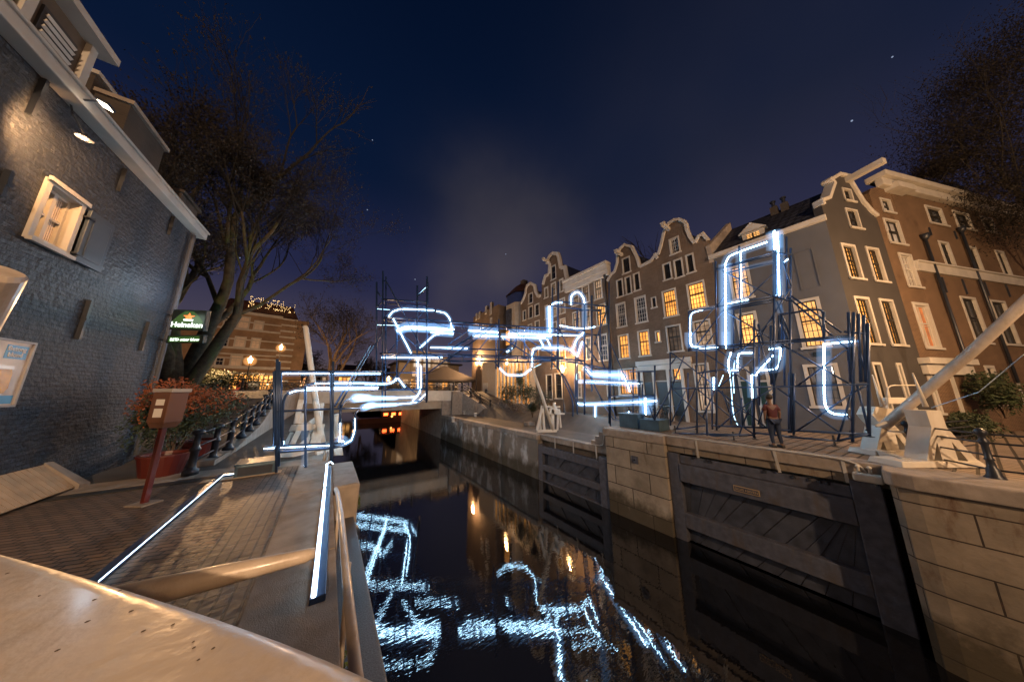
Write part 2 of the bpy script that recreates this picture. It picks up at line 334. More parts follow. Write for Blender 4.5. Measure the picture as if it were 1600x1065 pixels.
def thing(name, label, cat, loc, rz=0.0, group=None):
    o = bpy.data.objects.new(name, None); COL.objects.link(o); o.empty_display_size = .2
    o.location = loc; o.rotation_euler = (0, 0, rz); o['label'] = label; o['category'] = cat
    if group: o['group'] = group
    return o
def tag(o, label, cat, group=None):
    o['label'] = label; o['category'] = cat
    if group: o['group'] = group
    return o
def struct(o): o['kind'] = 'structure'; return o
def copy_tree(o, parent=None):
    c = o.copy(); COL.objects.link(c)
    if parent is not None: c.parent = parent
    for ch in [q for q in bpy.data.objects if q.parent == o]: copy_tree(ch, c)
    return c
def smooth_path(pts, k=5):
    """round the corners of a polyline (each inner corner cut by a short curve)"""
    out = [Vector(pts[0])]
    for i in range(1, len(pts)-1):
        a, b_, c = Vector(pts[i-1]), Vector(pts[i]), Vector(pts[i+1])
        f = .27; p = b_+(a-b_)*f; q = b_+(c-b_)*f
        for j in range(k+1):
            t_ = j/k; out.append(p*(1-t_)**2+b_*2*t_*(1-t_)+q*t_*t_)
    out.append(Vector(pts[-1])); return out
def text(body, size, mat, parent, M, name='lettering', ext=.004, align='LEFT', shear=0):
    cu = bpy.data.curves.new('t', 'FONT'); cu.body = body; cu.size = size; cu.extrude = ext; cu.align_x = align; cu.shear = shear; cu.offset = size*.012
    t_ = bpy.data.objects.new('t', cu); me = bpy.data.meshes.new_from_object(t_); me.name = name
    bpy.data.objects.remove(t_); me.transform(parent_matrix(parent).inverted() @ M)
    me.materials.clear(); me.materials.append(MATS[mat]); o = bpy.data.objects.new(name, me); COL.objects.link(o); o.parent = parent; return o
def frame3(o, x, y):  # matrix with text plane x,y
    x = Vector(x).normalized(); y = Vector(y).normalized(); z_ = x.cross(y); M = Matrix((x, y, z_)).transposed().to_4x4(); M.translation = Vector(o); return M

# ================================================================== SETTING: ground, quays, water
WZ = -4.0
UR = 12.6                                   # right quay face
water = B().add([(-2, -60, WZ), (16, -60, WZ), (16, 400, WZ), (-2, 400, WZ)], [(0,1,2,3)]).build('canal_water', 'canal_water', recenter=False); struct(water)
bed = B().add([(-900, -500, -4.9), (900, -500, -4.9), (900, 1500, -4.9), (-900, 1500, -4.9)], [(0,1,2,3)]).build('ground', 'ground_far', recenter=False); struct(bed)
def lerp_tab(t_, tab):
    if t_ <= tab[0][0]: return tab[0][1]
    for (a, x), (b_, y) in zip(tab, tab[1:]):
        if t_ <= b_: return x+(y-x)*(t_-a)/(b_-a)
    return tab[-1][1]
def sheet(name, us, vs, h, mat):
    b = B(); b.v = [Vector((u, v, h(u, v))) for v in vs for u in us]; k = len(us)
    b.f = [(j*k+i, j*k+i+1, (j+1)*k+i+1, (j+1)*k+i) for j in range(len(vs)-1) for i in range(k-1)]
    return struct(b.build(name, mat, recenter=False))
TAB = [(12.4, 0), (14, .2), (16.5, .45), (19, 1.1), (21, 1.6), (24, 2)]
hL = lambda v: lerp_tab(v, TAB)
# left bank
VB = 9.55
sheet('pavement', [-60, -20, -1.02], [-60, 0, VB], lambda u, v: 0, 'paver')
sheet('paved_edge', [-1.02, -.42], [-60, 0, VB], lambda u, v: 0.0, 'paver_edge')
sheet('road', [-2.35, .3], [VB+.75, 34], lambda u, v: 0, 'asphalt')
sheet('terrace', [-400, -60, -20, -8, -2.35], [VB+.75, 12.4, 14, 16.5, 19, 21, 24, 34, 60, 200, 600], lambda u, v: hL(v), 'asphalt')
sheet('street', [-2.35, .3], [44, 100, 600], lambda u, v: 2, 'asphalt')
k = B(); k.box(-60, .3, VB, VB+.75, -.5, .012); struct(k.build('paving_band', 'granite', recenter=False))
k = B(); 
for i in range(7): k.box(-.42, .3, -6+i*2.6-.0, -6+(i+1)*2.6-.02, -.6, .02)
struct(k.build('kerb', 'granite', bevel=.012, recenter=False))
k = B(); k.box(-1.0, .296, -60, 44, -5, -.02); struct(k.build('quay_wall', 'stone_block_wall', recenter=False))
k = B(); k.add([(-2.35, v, -.1) for v in (12.4,14,16.5,19,21,24,34)]+[(-2.35, v, hL(v)+.02) for v in (12.4,14,16.5,19,21,24,34)]+[(-2.72, v, hL(v)+.02) for v in (12.4,14,16.5,19,21,24,34)],
    [(i, i+1, i+8, i+7) for i in range(6)]+[(i+7, i+8, i+15, i+14) for i in range(6)]); k.box(-2.72, -2.35, 10.9, 12.4, -.1, .14)
struct(k.build('terrace_kerb', 'granite', recenter=False))
# left lock head: quay block, dark ledge of the opened gate
blk = thing('quay_block', 'square granite block at left quay edge with moss on its canal face', 'stone block', (.55, 8.1, -4.4))
b = B(); b.box(.30, .80, 6.95, 9.15, -4.4, .03); b.build('block', 'granite', blk, bevel=.05)
random.seed(3); b = B()
for i in range(150):
    c = Vector((.81+random.random()*.03, 7.0+random.random()*1.4, -.42+random.gauss(0, .05))); 
    b.add([c, c+Vector((.03, random.uniform(-.05,.05), -.05)), c+Vector((.01, random.uniform(-.05,.05), .03))], [(0,1,2)])
b.build('moss_tuft', 'moss', blk)
lg = thing('lock_gate', 'dark lock gate leaf folded into the left quay recess beside the white handrail', 'lock gate', (.55, 3.5, -4.4), group=None)
b = B(); b.box(.32, .74, -2, 6.9, -4.4, -.6); b.build('gate_leaf', 'granite_dark', lg, bevel=.02)
b = B(); b.lathe((.62, 6.75, -1.6), [(.2, 0), (.24, .1), (.24, .75), (.2, .85), (.02, .87)], 14); b.build('bumper', 'black_iron', lg, smooth=True)
random.seed(5); b = B()
for i in range(160):
    c = Vector((.33+random.random()*.12, 2.0+random.random()*1.5, -.58+random.random()*.03)); 
    b.add([c, c+Vector((random.uniform(-.03,.03), .03, .03)), c+Vector((.02, random.uniform(-.03,.03), .03))], [(0,1,2)])
b.build('moss_tuft', 'moss', lg)

# right bank
def hR(u, v):
    low = lerp_tab(v, [(10.2, -1.1), (29, -1.1), (33.9, 1.98), (34, 2)])
    up_ = lerp_tab(v, [(10.2, 0), (24, 0), (33.9, 1.98), (34, 2)])
    low2 = lerp_tab(v, [(10.2, -1.1), (33, -1.1), (33.9, -1.1), (34, 2)])
    if u <= 16.2: return low2
    t_ = min(1, (u-16.2)/1.8); return (low if u > 17 else low2)*(1-t_)+up_*t_
sheet('quay', [UR+.5, 20, 60, 400], [-300, -60, 0, 9.2], lambda u, v: 0, 'paver_right')
sheet('lower_quay', [UR+.45, 13.8, 15, 16.2, 17.2, 18.0, 20, 60, 400], [9.2, 10.2, 14, 20, 24, 29, 31, 33.9], lambda u, v: (hR(u, max(v, 10.2)) if v > 9.3 or u < 13.8 else hR(u, 10.2)), 'asphalt')
sheet('street', [UR, 20, 60, 400], [33.92, 60, 200, 600], lambda u, v: 2.0, 'asphalt')
qw = B()
qw.box(UR+.52, UR+1.2, .2, 5.95, -5, -.05)
struct(qw.build('quay_wall', 'brick_quay_mossy', recenter=False))
st_ = B(); st_.box(UR-.12, UR+1.0, 5.98, 9.0, -5, -.36); struct(st_.build('quay_wall', 'stone_block', bevel=.02, recenter=False))
st_ = B(); st_.box(UR+.02, UR+.75, .25, 5.95, -.34, .015); st_.box(UR-.16, UR+.75, 5.96, 9.12, -.34, .015)
struct(st_.build('quay_coping', 'granite', bevel=.03, recenter=False))
st_ = B(); st_.box(UR+.12, UR+.6, .25, 5.96, -.62, -.345); struct(st_.build('quay_moulding', 'stone_block_wall', bevel=.02, recenter=False))
st_ = B(); st_.box(UR+.45, UR+1.0, 9.0, 14.7, -5, -1.4); struct(st_.build('quay_wall', 'brick_quay_mossy', recenter=False))
st_ = B(); st_.box(UR+.25, UR+.95, 9.13, 14.75, -1.4, -1.08); struct(st_.build('quay_coping', 'granite', bevel=.03, recenter=False))
st_ = B()
for i in range(4): st_.box(UR+.3, UR+1.6, 9.1, 10.3-i*.3, -1.08+i*.27, -.81+i*.27)
struct(st_.build('quay_steps', 'granite', bevel=.01, recenter=False))
st_ = B(); st_.box(UR, UR+.9, 14.75, 34, -5, -1.4); struct(st_.build('quay_wall', 'brick_quay', recenter=False))
st_ = B()
for i in range(8): st_.box(UR-.1, UR+.6, 14.75+i*2.4, 14.75+(i+1)*2.4-.02, -1.4, -1.06)
struct(st_.build('quay_coping', 'granite', bevel=.03, recenter=False))
st_ = B(); st_.box(UR, UR+1.2, 34.02, 60, -5, 1.9); struct(st_.build('quay_wall', 'granite', recenter=False))
# round headed stone wall in the right foreground
st_ = B(); prof = [(11.72, -60), (11.72, -.1), (11.78, .16), (11.95, .27), (14.0, .27), (14.0, -60)]
for z0, z1, g in ((-5, -.3, 0), ):
    st_.prism([(x+g, y) for x, y in prof], 'z', z0, z1)
struct(st_.build('quay_wall', 'stone_block_wall', recenter=False))
st_ = B(); prof = [(11.62, -60), (11.62, -.08), (11.70, .22), (11.92, .34), (13.1, .34), (13.1, -60)]
st_.prism(prof, 'z', -.32, .02); struct(st_.build('quay_coping', 'granite', bevel=.05, seg=3, recenter=False))

# ------------------------------------------------------------------ lock gates of the right bank
def lock_gate(label, v0, v1, u, zt, planks=True, beams=()):
    t = thing('lock_gate', label, 'lock gate', (u, (v0+v1)/2, -4.4))
    b = B(); b.box(u, u+.30, v1-.45, v1, -4.5, zt+.08); b.build('heel_post', 'gate_timber', t, bevel=.03)
    b = B(); b.box(u-.03, u+.32, v0, v0+.55, -4.5, zt+.22); b.build('mitre_post', 'gate_timber', t, bevel=.03)
    for z0, z1, du in beams:
        b = B(); b.box(u+du, u+.28, v0+.552, v1-.452, z0, z1); b.build('beam', 'gate_timber', t, bevel=.025)
    if planks:
        n_ = 8; W_ = (v1-v0-1.0)
        b = B()
        for i in range(-1, n_+5):
            a0 = v0+.55+W_*i/n_; a1 = v0+.55+W_*(i+.96)/n_; sk = -2.6
            poly = [(a0, -4.4), (a1, -4.4), (a1+sk, zt-.4), (a0+sk, zt-.4)]
            poly = [(min(max(p[0], v0+.5), v1-.4), p[1]) for p in poly]
            if poly[1][0]-poly[0][0] < .02 and poly[2][0]-poly[3][0] < .02: continue
            dx = .03*((i*7)%3)/2
            b.hexa([(u+.24+dx, poly[0][0], poly[0][1]), (u+.24+dx, poly[1][0], poly[1][1]), (u+.3+dx, poly[1][0], poly[1][1]), (u+.3+dx, poly[0][0], poly[0][1]),
                    (u+.24+dx, poly[3][0], poly[3][1]), (u+.24+dx, poly[2][0], poly[2][1]), (u+.3+dx, poly[2][0], poly[2][1]), (u+.3+dx, poly[3][0], poly[3][1])])
        b.build('planking', 'gate_plank', t)
    b = B(); random.seed(int(v0*10))
    for i in range(9):
        y = random.uniform(v0+.7, v1-.6); b = B(); b.lathe((u+.1, y, zt-.06), [(.05, 0), (.05, .07), (.02, .09)], 8); b.build('bolt', 'black_iron', t)
    return t
g1 = lock_gate('big dark timber lock gate with sloping planks and name plate, right of the stone pier', .42, 5.96, UR+.02, -.72, True, ((-1.02, -.70, .10), (-1.72, -1.03, -.04), (-3.48, -2.92, 0.0), (-4.5, -4.0, .02)))
pp = UP(1166, 766, UR-.03)
b = B(); b.box(UR-.05, UR-.022, pp.y-.36, pp.y+.36, pp.z-.10, pp.z+.10); b.build('name_plate', 'brass', g1, bevel=.01)
b = B(); b.box(UR-.053, UR-.049, pp.y-.33, pp.y+.33, pp.z-.07, pp.z+.07); b.build('plate_field', 'gate_timber', g1)
text('SLUIS HAVEN', .105, 'brass', g1, frame3((UR-.055, pp.y+.305, pp.z-.038), (0, -1, 0), (0, 0, 1)))
g2 = lock_gate('smaller dark lock gate below the low quay, left of the stone pier', 9.06, 14.72, UR+.02, -1.75, True, ((-2.2, -1.75, -.02), (-3.3, -2.95, 0.0), (-4.5, -3.95, 0)))
# thin white mooring rail along each quay top with its drop bars
def quay_rail(label, pts, drops):
    t = thing('edge_rail', label, 'rail', pts[0])
    b = B(); b.tube(smooth_path(pts, 4), .028, 8); b.build('rail', 'trim_paint', t, smooth=True)
    for p, q in drops: b = B(); b.bar(p, q, .07, .03, (1, 0, 0)); b.build('drop_bar', 'trim_paint', t)
quay_rail('thin pale rail along the upper right quay edge above the big lock gate', [(UR-.02, .5, -.55), (UR-.02, .75, .05), (UR, 3, .06), (UR, 5.9, .06), (UR-.17, 6.05, .06), (UR-.17, 8.9, .06)],
    [((UR, 2.45, .04), (UR+.04, 2.4, -.66)), ((UR, 4.75, .04), (UR+.04, 4.75, -.66)), ((UR, 1.0, .04), (UR+.04, 1.0, -.6))])
quay_rail('thin pale rail along the low quay edge above the smaller lock gate', [(UR+.2, 9.2, .05), (UR+.2, 9.35, -1.0), (UR+.2, 11, -1.03), (UR+.2, 14.5, -1.03)],
    [((UR+.22, v, -1.03), (UR+.22, v, -1.8)) for v in (9.9, 11.6, 13.2)])
pl_ = thing('mooring_plate', 'square iron plate with rust streak on the stone pier', 'iron plate', (UR-.13, 7.6, -1.6))
pz = UP(992, 718, UR-.13)
b = B(); b.box(UR-.16, UR-.12, pz.y-.16, pz.y+.16, pz.z-.17, pz.z+.17); b.build('plate', 'gate_timber', pl_, bevel=.01)
b = B(); b.lathe((UR-.19, pz.y, pz.z-.02), [(.05, 0), (.06, .03), (.02, .06)], 8); b.build('eye', 'black_iron', pl_)

# ------------------------------------------------------------------ bridge
br = thing('bridge', 'low white road bridge crossing the canal in the background', 'bridge', (6, 37, -.3))
b = B(); b.box(-7, 16.4, 34.0, 34.35, .75, 1.98); b.box(-7, 16.4, 33.9, 34.4, 1.98, 2.08); b.build('fascia', 'white_paint', br)
b = B(); b.box(-5, UR, 34.5, 41, .3, .9); b.box(-3, UR+.0, 34.2, 34.5, -.25, .72); b.box(-3, UR+.0, 40.5, 40.9, -.25, .7); b.build('girder', 'plaster_cream', br)
b = B(); b.box(-8, 17, 34.36, 44.2, .92, 2.0); b.build('deck', 'asphalt', br)
def railing_post(b, p, h, r=.05):
    b.lathe(p, [(r*1.9, 0), (r*1.9, h*.10), (r*1.2, h*.14), (r, h*.2), (r*1.0, h*.5), (r*1.35, h*.53), (r*1.35, h*.57), (r*.85, h*.62), (r*.8, h*.86), (r*1.5, h*.9), (r*1.6, h*.95), (r*.9, h)], 10)
def railing(label, pts, h=1.05, r=.06, group=None, bars=3, mat='black_iron', closed=False, rr=.022):
    t = thing('railing', label, 'railing', pts[0], group=group)
    for p in pts: b = B(); railing_post(b, p, h, r); b.build('post', mat, t, smooth=True)
    for k_ in range(bars):
        hh = h*(.9-.3*k_); b = B(); b.tube([Vector(p)+Vector((0, 0, hh)) for p in pts], rr, 6); b.build('rail', mat, t, smooth=True)
    return t
railing('black iron railing along the near edge of the white bridge', [(-6.6+i*2.3, 34.15, 2.08) for i in range(11)], 1.15, .10, bars=4, rr=.04)
railing('black iron railing along the far edge of the bridge behind the bicycles', [(-6.6+i*2.3, 41.2, 2.0) for i in range(11)], 1.15, .10, bars=4, rr=.04)
sw_a = Z(743, 648, -1.1); 
wing = B(); a = Vector((15.1, 33.8, 0)); c = Vector((17.6, 27.6, 0)); n2 = Vector((.35, .14, 0))
wing.hexa([a+Vector((0,0,-1.2)), c+Vector((0,0,-1.2)), c+n2+Vector((0,0,-1.2)), a+n2+Vector((0,0,-1.2)), a+Vector((0,0,1.95)), c+Vector((0,0,-1.02)), c+n2+Vector((0,0,-1.02)), a+n2+Vector((0,0,1.95))])
struct(wing.build('ramp_wall', 'granite', recenter=False))
struct(B().box(UR+1.2, 15.4, 33.5, 34, -1.2, 1.95).build('quay_wall', 'granite', recenter=False))
rp_ = B(); 
for i in range(13): 
    q = a+(c-a)*(i/13); zt = 1.95-(i+1)*.228; rp_.hexa([q+n2+Vector((0,0,-1.2)), q+(c-a)/13+n2+Vector((0,0,-1.2)), q+(c-a)/13+n2*7+Vector((0,0,-1.2)), q+n2*7+Vector((0,0,-1.2)),
        q+n2+Vector((0,0,zt)), q+(c-a)/13+n2+Vector((0,0,zt)), q+(c-a)/13+n2*7+Vector((0,0,zt)), q+n2*7+Vector((0,0,zt))])
struct(rp_.build('steps', 'granite', recenter=False))
railing('iron railing down the steps from the bridge to the low quay', [a+(c-a)*t_+n2*.5+Vector((0, 0, 1.95-2.97*t_)) for t_ in (0, .25, .5, .75, 1)], 1.25, .12, bars=3, rr=.05)
railing('iron railing with round bushes on the far side of the bridge steps', [a+(c-a)*t_+n2*8+Vector((0, 0, 1.95-2.97*t_)) for t_ in (0.3, .55, .8, 1.05)], 1.25, .12, bars=3, rr=.05)
for (x, y, s) in ((708, 660, .35), (725, 648, .3), (743, 652, .3)):
    q = Z(x, y-1, -1.05); b = B(); b.lathe(q, [(.16, 0), (.13, .3*s*2), (.2, .8*s*1.6), (.2, .9*s*1.6), (.05, 1.0*s*1.6)], 10)
    tag(b.build('bollard', 'trim_paint', smooth=False), {708: 'squat white bollard nearest the bridge wall on the low quay', 725: 'taller white bollard on the low quay under the bridge end', 743: 'small white bollard beside the concrete ramp wall'}[x], 'bollard', 'bollards on the low quay')
q = Z(826, 665, -1.1); b = B(); b.box(q.x-.3, q.x+.5, q.y-.35, q.y+.35, -1.1, -.75); tag(b.build('stone_block', 'granite', bevel=.06), 'loose low stone block lying on the low quay behind the white winch', 'stone block')

# ================================================================== BUILDINGS
class Fac:
    """a wall plane: local x to the right as seen from outside, y inwards, z up"""
    def __init__(s, O, ang, zb=0.0):
        s.O = Vector(O); s.ang = ang; s.x = Vector((math.cos(ang), math.sin(ang), 0)); s.y = Vector((-math.sin(ang), math.cos(ang), 0))
    def at(s, px, py, dy=0.0):
        p = PL(px, py, s.O+s.y*dy, s.y); d = p-s.O; return d.dot(s.x), d.z
    def W(s, x, y, z): return s.O+s.x*x+s.y*y+Vector((0, 0, z))
def c1(x, y): return 800+x/3.55, 300+y/3.55
def c2(x, y): return 1050+x/3.043, 250+y/3.043
def c3(x, y): return 1300+x/3.55, 250+y/3.55
def c4(x, y): return 900+x/3.55, 520+y/3.55
def c5(x, y): return 1100+x/3.55, 480+y/3.55
def c6(x, y): return 1300+x/3.55, 500+y/3.55
def c7(x, y): return 650+x/3.55, 420+y/3.55
def c8(x, y): return 700+x/5.917, 440+y/5.917

def win(root, r, case='trim_paint', sash='dark_frame', pane='lit_gold', nx=3, nz=5, sill=True, cb=.10, mid=True, arch=False):
    x0, x1, z0, z1 = r
    b = B(); y0, y1 = -.035, .16
    b.box(x0, x0+cb, y0, y1, z0, z1); b.box(x1-cb, x1, y0, y1, z0, z1); b.box(x0+cb, x1-cb, y0, y1, z1-cb, z1); b.box(x0+cb, x1-cb, y0, y1, z0, z0+cb*.7)
    if sill: b.box(x0-.06, x1+.06, -.10, y0-.002, z0-.05, z0+.05)
    f = b.build('window', case, root, local=True)
    b = B(); a0, a1, d0, d1 = x0+cb, x1-cb, z0+cb*.7, z1-cb; s = .05
    b.box(a0, a0+s, .07, .13, d0, d1); b.box(a1-s, a1, .07, .13, d0, d1); b.box(a0+s, a1-s, .07, .13, d0, d0+s); b.box(a0+s, a1-s, .07, .13, d1-s, d1)
    if mid: zm = d0+(d1-d0)*.56; b.box(a0+s, a1-s, .062, .132, zm-.035, zm+.035)
    for i in range(1, nx): xx = a0+(a1-a0)*i/nx; b.box(xx-.013, xx+.013, .075, .125, d0+s, d1-s)
    for i in range(1, nz): zz = d0+(d1-d0)*i/nz; b.box(a0+s, a1-s, .078, .122, zz-.013, zz+.013)
    b.build('sash', sash, f, local=True)
    b = B(); b.box(a0, a1, .128, .15, d0, d1); b.build('pane', pane, f, local=True)
    return f
def clip_rect(poly, x0, x1, z0, z1):
    for ax, lim, sg in ((0, x0, 1), (0, x1, -1), (1, z0, 1), (1, z1, -1)):
        out = []
        for a, c in zip(poly, poly[1:]+poly[:1]):
            ia, ic = (a[ax]-lim)*sg >= -1e-9, (c[ax]-lim)*sg >= -1e-9
            if ia: out.append(a)
            if ia != ic:
                t_ = (lim-a[ax])/(c[ax]-a[ax]); out.append((a[0]+(c[0]-a[0])*t_, a[1]+(c[1]-a[1])*t_))
        poly = out
        if len(poly) < 3: return []
    return poly
def wall(root, outline, holes, mat, depth=.34, y0=0.0, name='wall'):
    """front with real window openings: horizontal strips of the outline minus the openings, plus reveals and edges"""
    outline = [(p[0], p[1]) for p in outline]; b = B()
    zs_ = sorted(set([min(p[1] for p in outline), max(p[1] for p in outline)]+[r[2] for r in holes]+[r[3] for r in holes]))
    X0, X1 = min(p[0] for p in outline), max(p[0] for p in outline)
    for za, zc in zip(zs_, zs_[1:]):
        if zc-za < 1e-6: continue
        cov = sorted((r[0], r[1]) for r in holes if r[2] < zc-1e-6 and r[3] > za+1e-6); x = X0; spans = []
        for h0, h1 in cov:
            if h0 > x: spans.append((x, h0))
            x = max(x, h1)
        if x < X1: spans.append((x, X1))
        for xa, xc in spans:
            pg = clip_rect(outline, xa, xc, za, zc)
            if len(pg) >= 3: b.add([(p[0], y0, p[1]) for p in pg], [tuple(range(len(pg)))])
    for r in holes:
        q = [(r[0], r[2]), (r[1], r[2]), (r[1], r[3]), (r[0], r[3])]
        b.add([(p[0], y0, p[1]) for p in q]+[(p[0], y0+depth, p[1]) for p in q], [(k_, (k_+1) % 4, (k_+1) % 4+4, k_+4) for k_ in range(4)])
    k = len(outline); b.add([(p[0], y0, p[1]) for p in outline]+[(p[0], y0+depth, p[1]) for p in outline], [(q, (q+1) % k, (q+1) % k+k, q+k) for q in range(k)]+[tuple(q+k for q in range(k))])
    return b.build(name, mat, root, local=True)
def trim(root, pts, mat='trim_paint', wd=.30, y0=-.12, y1=.2, name='gable_trim'):
    b = B()
    for i, (p, q) in enumerate(zip(pts, pts[1:])):
        P_, Q_ = Vector((p[0], 0, p[1])), Vector((q[0], 0, q[1])); d = Q_-P_
        if d.length < .01: continue
        d.normalize(); nn = Vector((d.z, 0, -d.x)); e = .002*(i % 3)
        a_, c_ = P_-d*.06, Q_+d*.06; oo = nn*wd; u_ = nn*-.05
        b.hexa([a_+u_+Vector((0,y0-e,0)), c_+u_+Vector((0,y0-e,0)), c_+u_+Vector((0,y1+e,0)), a_+u_+Vector((0,y1+e,0)), a_+oo+Vector((0,y0-e,0)), c_+oo+Vector((0,y0-e,0)), c_+oo+Vector((0,y1+e,0)), a_+oo+Vector((0,y1+e,0))])
    return b.build(name, mat, root, local=True, bevel=.03)
def recs(F_, lst, cf):
    out = []
    for a in lst:
        (x0, y0), (x1, y1) = cf(a[0], a[1]), cf(a[2], a[3])
        p = F_.at(x0, y0); q = F_.at(x1, y1); out.append((min(p[0], q[0]), max(p[0], q[0]), min(p[1], q[1]), max(p[1], q[1])))
    return out
def house(label, F_, x0, x1, eave, outline, wins, mat, depth=9.0, roof='roof_tile', zb=-1.3, ridge=None, name='canal_house', trimmed=True, hip=True, cat='house', body=None, ccase='trim_paint', group=None, trimw=.16):
    """wins: list of (rect, kwargs). outline: gable polyline in wall coordinates from left eave to right eave"""
    xc = (x0+x1)/2
    t = thing(name, label, cat, F_.W(x0, 0, 0), F_.ang, group=group)
    sh = lambda r: (r[0]-x0, r[1]-x0, r[2], r[3])
    W_ = x1-x0
    pts = [(0.0, zb), (0.0, eave)]+[(min(max(p[0]-x0, .0), W_), p[1]) for p in outline]+[(W_, eave), (W_, zb)]
    cl = [pts[0]]
    for p in pts[1:]:
        if (Vector(p)-Vector(cl[-1])).length > .02: cl.append(p)
    ws = [(sh(r), kw) for r, kw in wins]
    ws = [((max(r[0], .05), min(r[1], W_-.05), r[2], r[3]), kw) for r, kw in ws]
    wall(t, cl[::-1], [r for r, kw in ws if not kw.get('noh')], mat)
    for r, kw in ws:
        kw = {a: b_ for a, b_ in kw.items() if a != 'noh'}; win(t, r, **{'case': ccase, **kw})
    if trimmed and outline: trim(t, [(p[0]-x0, p[1]) for p in outline], wd=trimw)
    b = B(); b.box(.02, W_-.02, .342, depth, zb, eave-.05); b.build('side_wall', body or mat, t, local=True)
    rz = ridge or (max(p[1] for p in outline)-.9 if outline else eave+1.4)
    b = B(); hw = W_/2
    if hip: b.add([(0, .35, eave-.05), (W_, .35, eave-.05), (W_, depth, eave-.05), (0, depth, eave-.05), (hw, .4, rz), (hw, depth, rz)], [(0,4,5,3), (1,2,5,4), (0,1,4), (3,5,2), (0,3,2,1)])
    b.build('roof', roof, t, local=True) if hip else None
    return t
def Lout(F_, pts, cf=None):
    return [F_.at(*(cf(*p) if cf else p)) for p in pts]
def hoist(t, F_, px, py, x0, L_=1.0):
    x, z_ = F_.at(px, py); b = B(); b.box(x-x0-.11, x-x0+.11, -L_, .1, z_-.12, z_+.12); b.box(x-x0-.16, x-x0+.16, -L_-.03, -L_+.2, z_+.12, z_+.17); b.build('hoist_beam', 'trim_paint', t, local=True)
GOLD = dict(pane='lit_gold'); BRT = dict(pane='lit_bright'); PALE = dict(pane='lit_pale'); DK = dict(pane='glass_grey', sash='trim_paint'); DIM = dict(pane='lit_dim')
def pair(F_, rect_list, cf, **kw): return [(r, kw) for r in recs(F_, rect_list, cf)]

FC = Fac((19.8, .3, 0), -math.pi/2)          # canal front: x grows towards the camera side
X = lambda px, py: FC.at(px, py)[0]
# --- second house row, right to left
xb = [-4.85, X(1028, 432), X(952, 435), X(884.5, 452), X(847, 469), X(814, 483)]
o2 = Lout(FC, [(1028,397),(1032,384.5),(1036,366),(1039.5,356),(1045,348),(1053,343),(1062,342),(1070,345),(1073,349),(1074.6,357.7),(1080,370),(1086,378),(1091,369),(1099,364),(1107,373)])
w2 = pair(FC, [(868,265,938,330)], c1, pane='glass_grey', nx=4, nz=4, mid=False, sash='trim_paint') \
   + pair(FC, [(832,402,892,478),(893,380,958,465),(959,352,1022,440)], c1, pane='glass_grey', nx=4, nz=5) \
   + pair(FC, [(828,552,928,682)], c1, **GOLD, nx=5) + pair(FC, [(66,592,172,697)], c2, **GOLD, nx=5) \
   + pair(FC, [(850,745,955,880)], c1, **DIM, nx=3) + pair(FC, [(95,768,200,878)], c2, **PALE, nx=3) \
   + pair(FC, [(375,190,438,270),(442,184,520,268),(524,178,598,265)], c4, **GOLD, nz=3, mid=False, sill=False) + pair(FC, [(645,170,775,440)], c4, pane='lit_pale', nx=4, nz=3)
h2 = house('tall brown canal house with white neck gable, directly left of the grey corner house', FC, xb[1], xb[0], FC.at(1028, 400)[1]-.2, o2, w2, 'brick_brown', group='gabled houses along the right bank')
hoist(h2, FC, 1045, 358, xb[1])
x0_ = xb[1]
q0, q1 = FC.at(*c4(345, 165)), FC.at(*c4(630, 150)); b = B(); b.box(q0[0]-x0_-.1, q1[0]-x0_+.15, -.25, -.04, q1[1]-.15, q1[1]+.2)
b.box(q0[0]-x0_-.05, q1[0]-x0_+.1, -.14, -.035, q1[1]-.55, q1[1]-.16); 
for xx in (375, 441, 522, 602): 
    s_ = FC.at(*c4(xx, 300))[0]-x0_; b.box(s_-.12, s_+.08, -.12, -.036, 0, q1[1]-.56)
b.build('door_surround', 'trim_paint', h2, local=True)
for a_, c_ in ((380, 438), (452, 518), (530, 598)):
    p_, q_ = FC.at(*c4(a_, 275))[0]-x0_, FC.at(*c4(c_, 275))[0]-x0_; b = B(); b.box(p_, q_, -.03, .02, .35, FC.at(*c4(a_, 275))[1]); b.build('door', 'door_black', h2, local=True)
o3 = Lout(FC, [(949,438),(955,428),(960,424),(964,411),(964,398.5),(969,387.5),(976,381.5),(988,384.5),(992,393),(997,403),(1000.5,415.5),(1017,407),(1025,396),(1028,402)])
w3 = pair(FC, [(608,372,662,440)], c1, pane='glass_grey', nx=4, nz=4, mid=False) + pair(FC, [(577,490,622,575),(624,474,668,560),(670,455,717,540)], c1, pane='glass_grey', nx=4, nz=5) \
   + pair(FC, [(574,622,640,742),(676,588,756,716)], c1, **DK, nx=4, nz=6) + pair(FC, [(586,795,658,920),(694,772,774,905)], c1, **GOLD, nx=3, nz=5) \
   + pair(FC, [(770,586,806,638)], c1, pane='glass_grey', nx=1, nz=1, mid=False, cb=.07) + pair(FC, [(792,772,828,830)], c1, pane='lit_bright', nx=1, nz=1, mid=False, cb=.07) \
   + pair(FC, [(232,200,352,345)], c4, **GOLD, nx=6, nz=4) + pair(FC, [(70,290,180,355)], c4, **PALE, nx=4, nz=2, mid=False)
h3 = house('brown brick canal house with narrow white neck gable and two tall dark windows', FC, xb[2], xb[1], FC.at(952, 436)[1], o3, w3, 'brick_brown', group='gabled houses along the right bank')
hoist(h3, FC, 972, 398, xb[2])
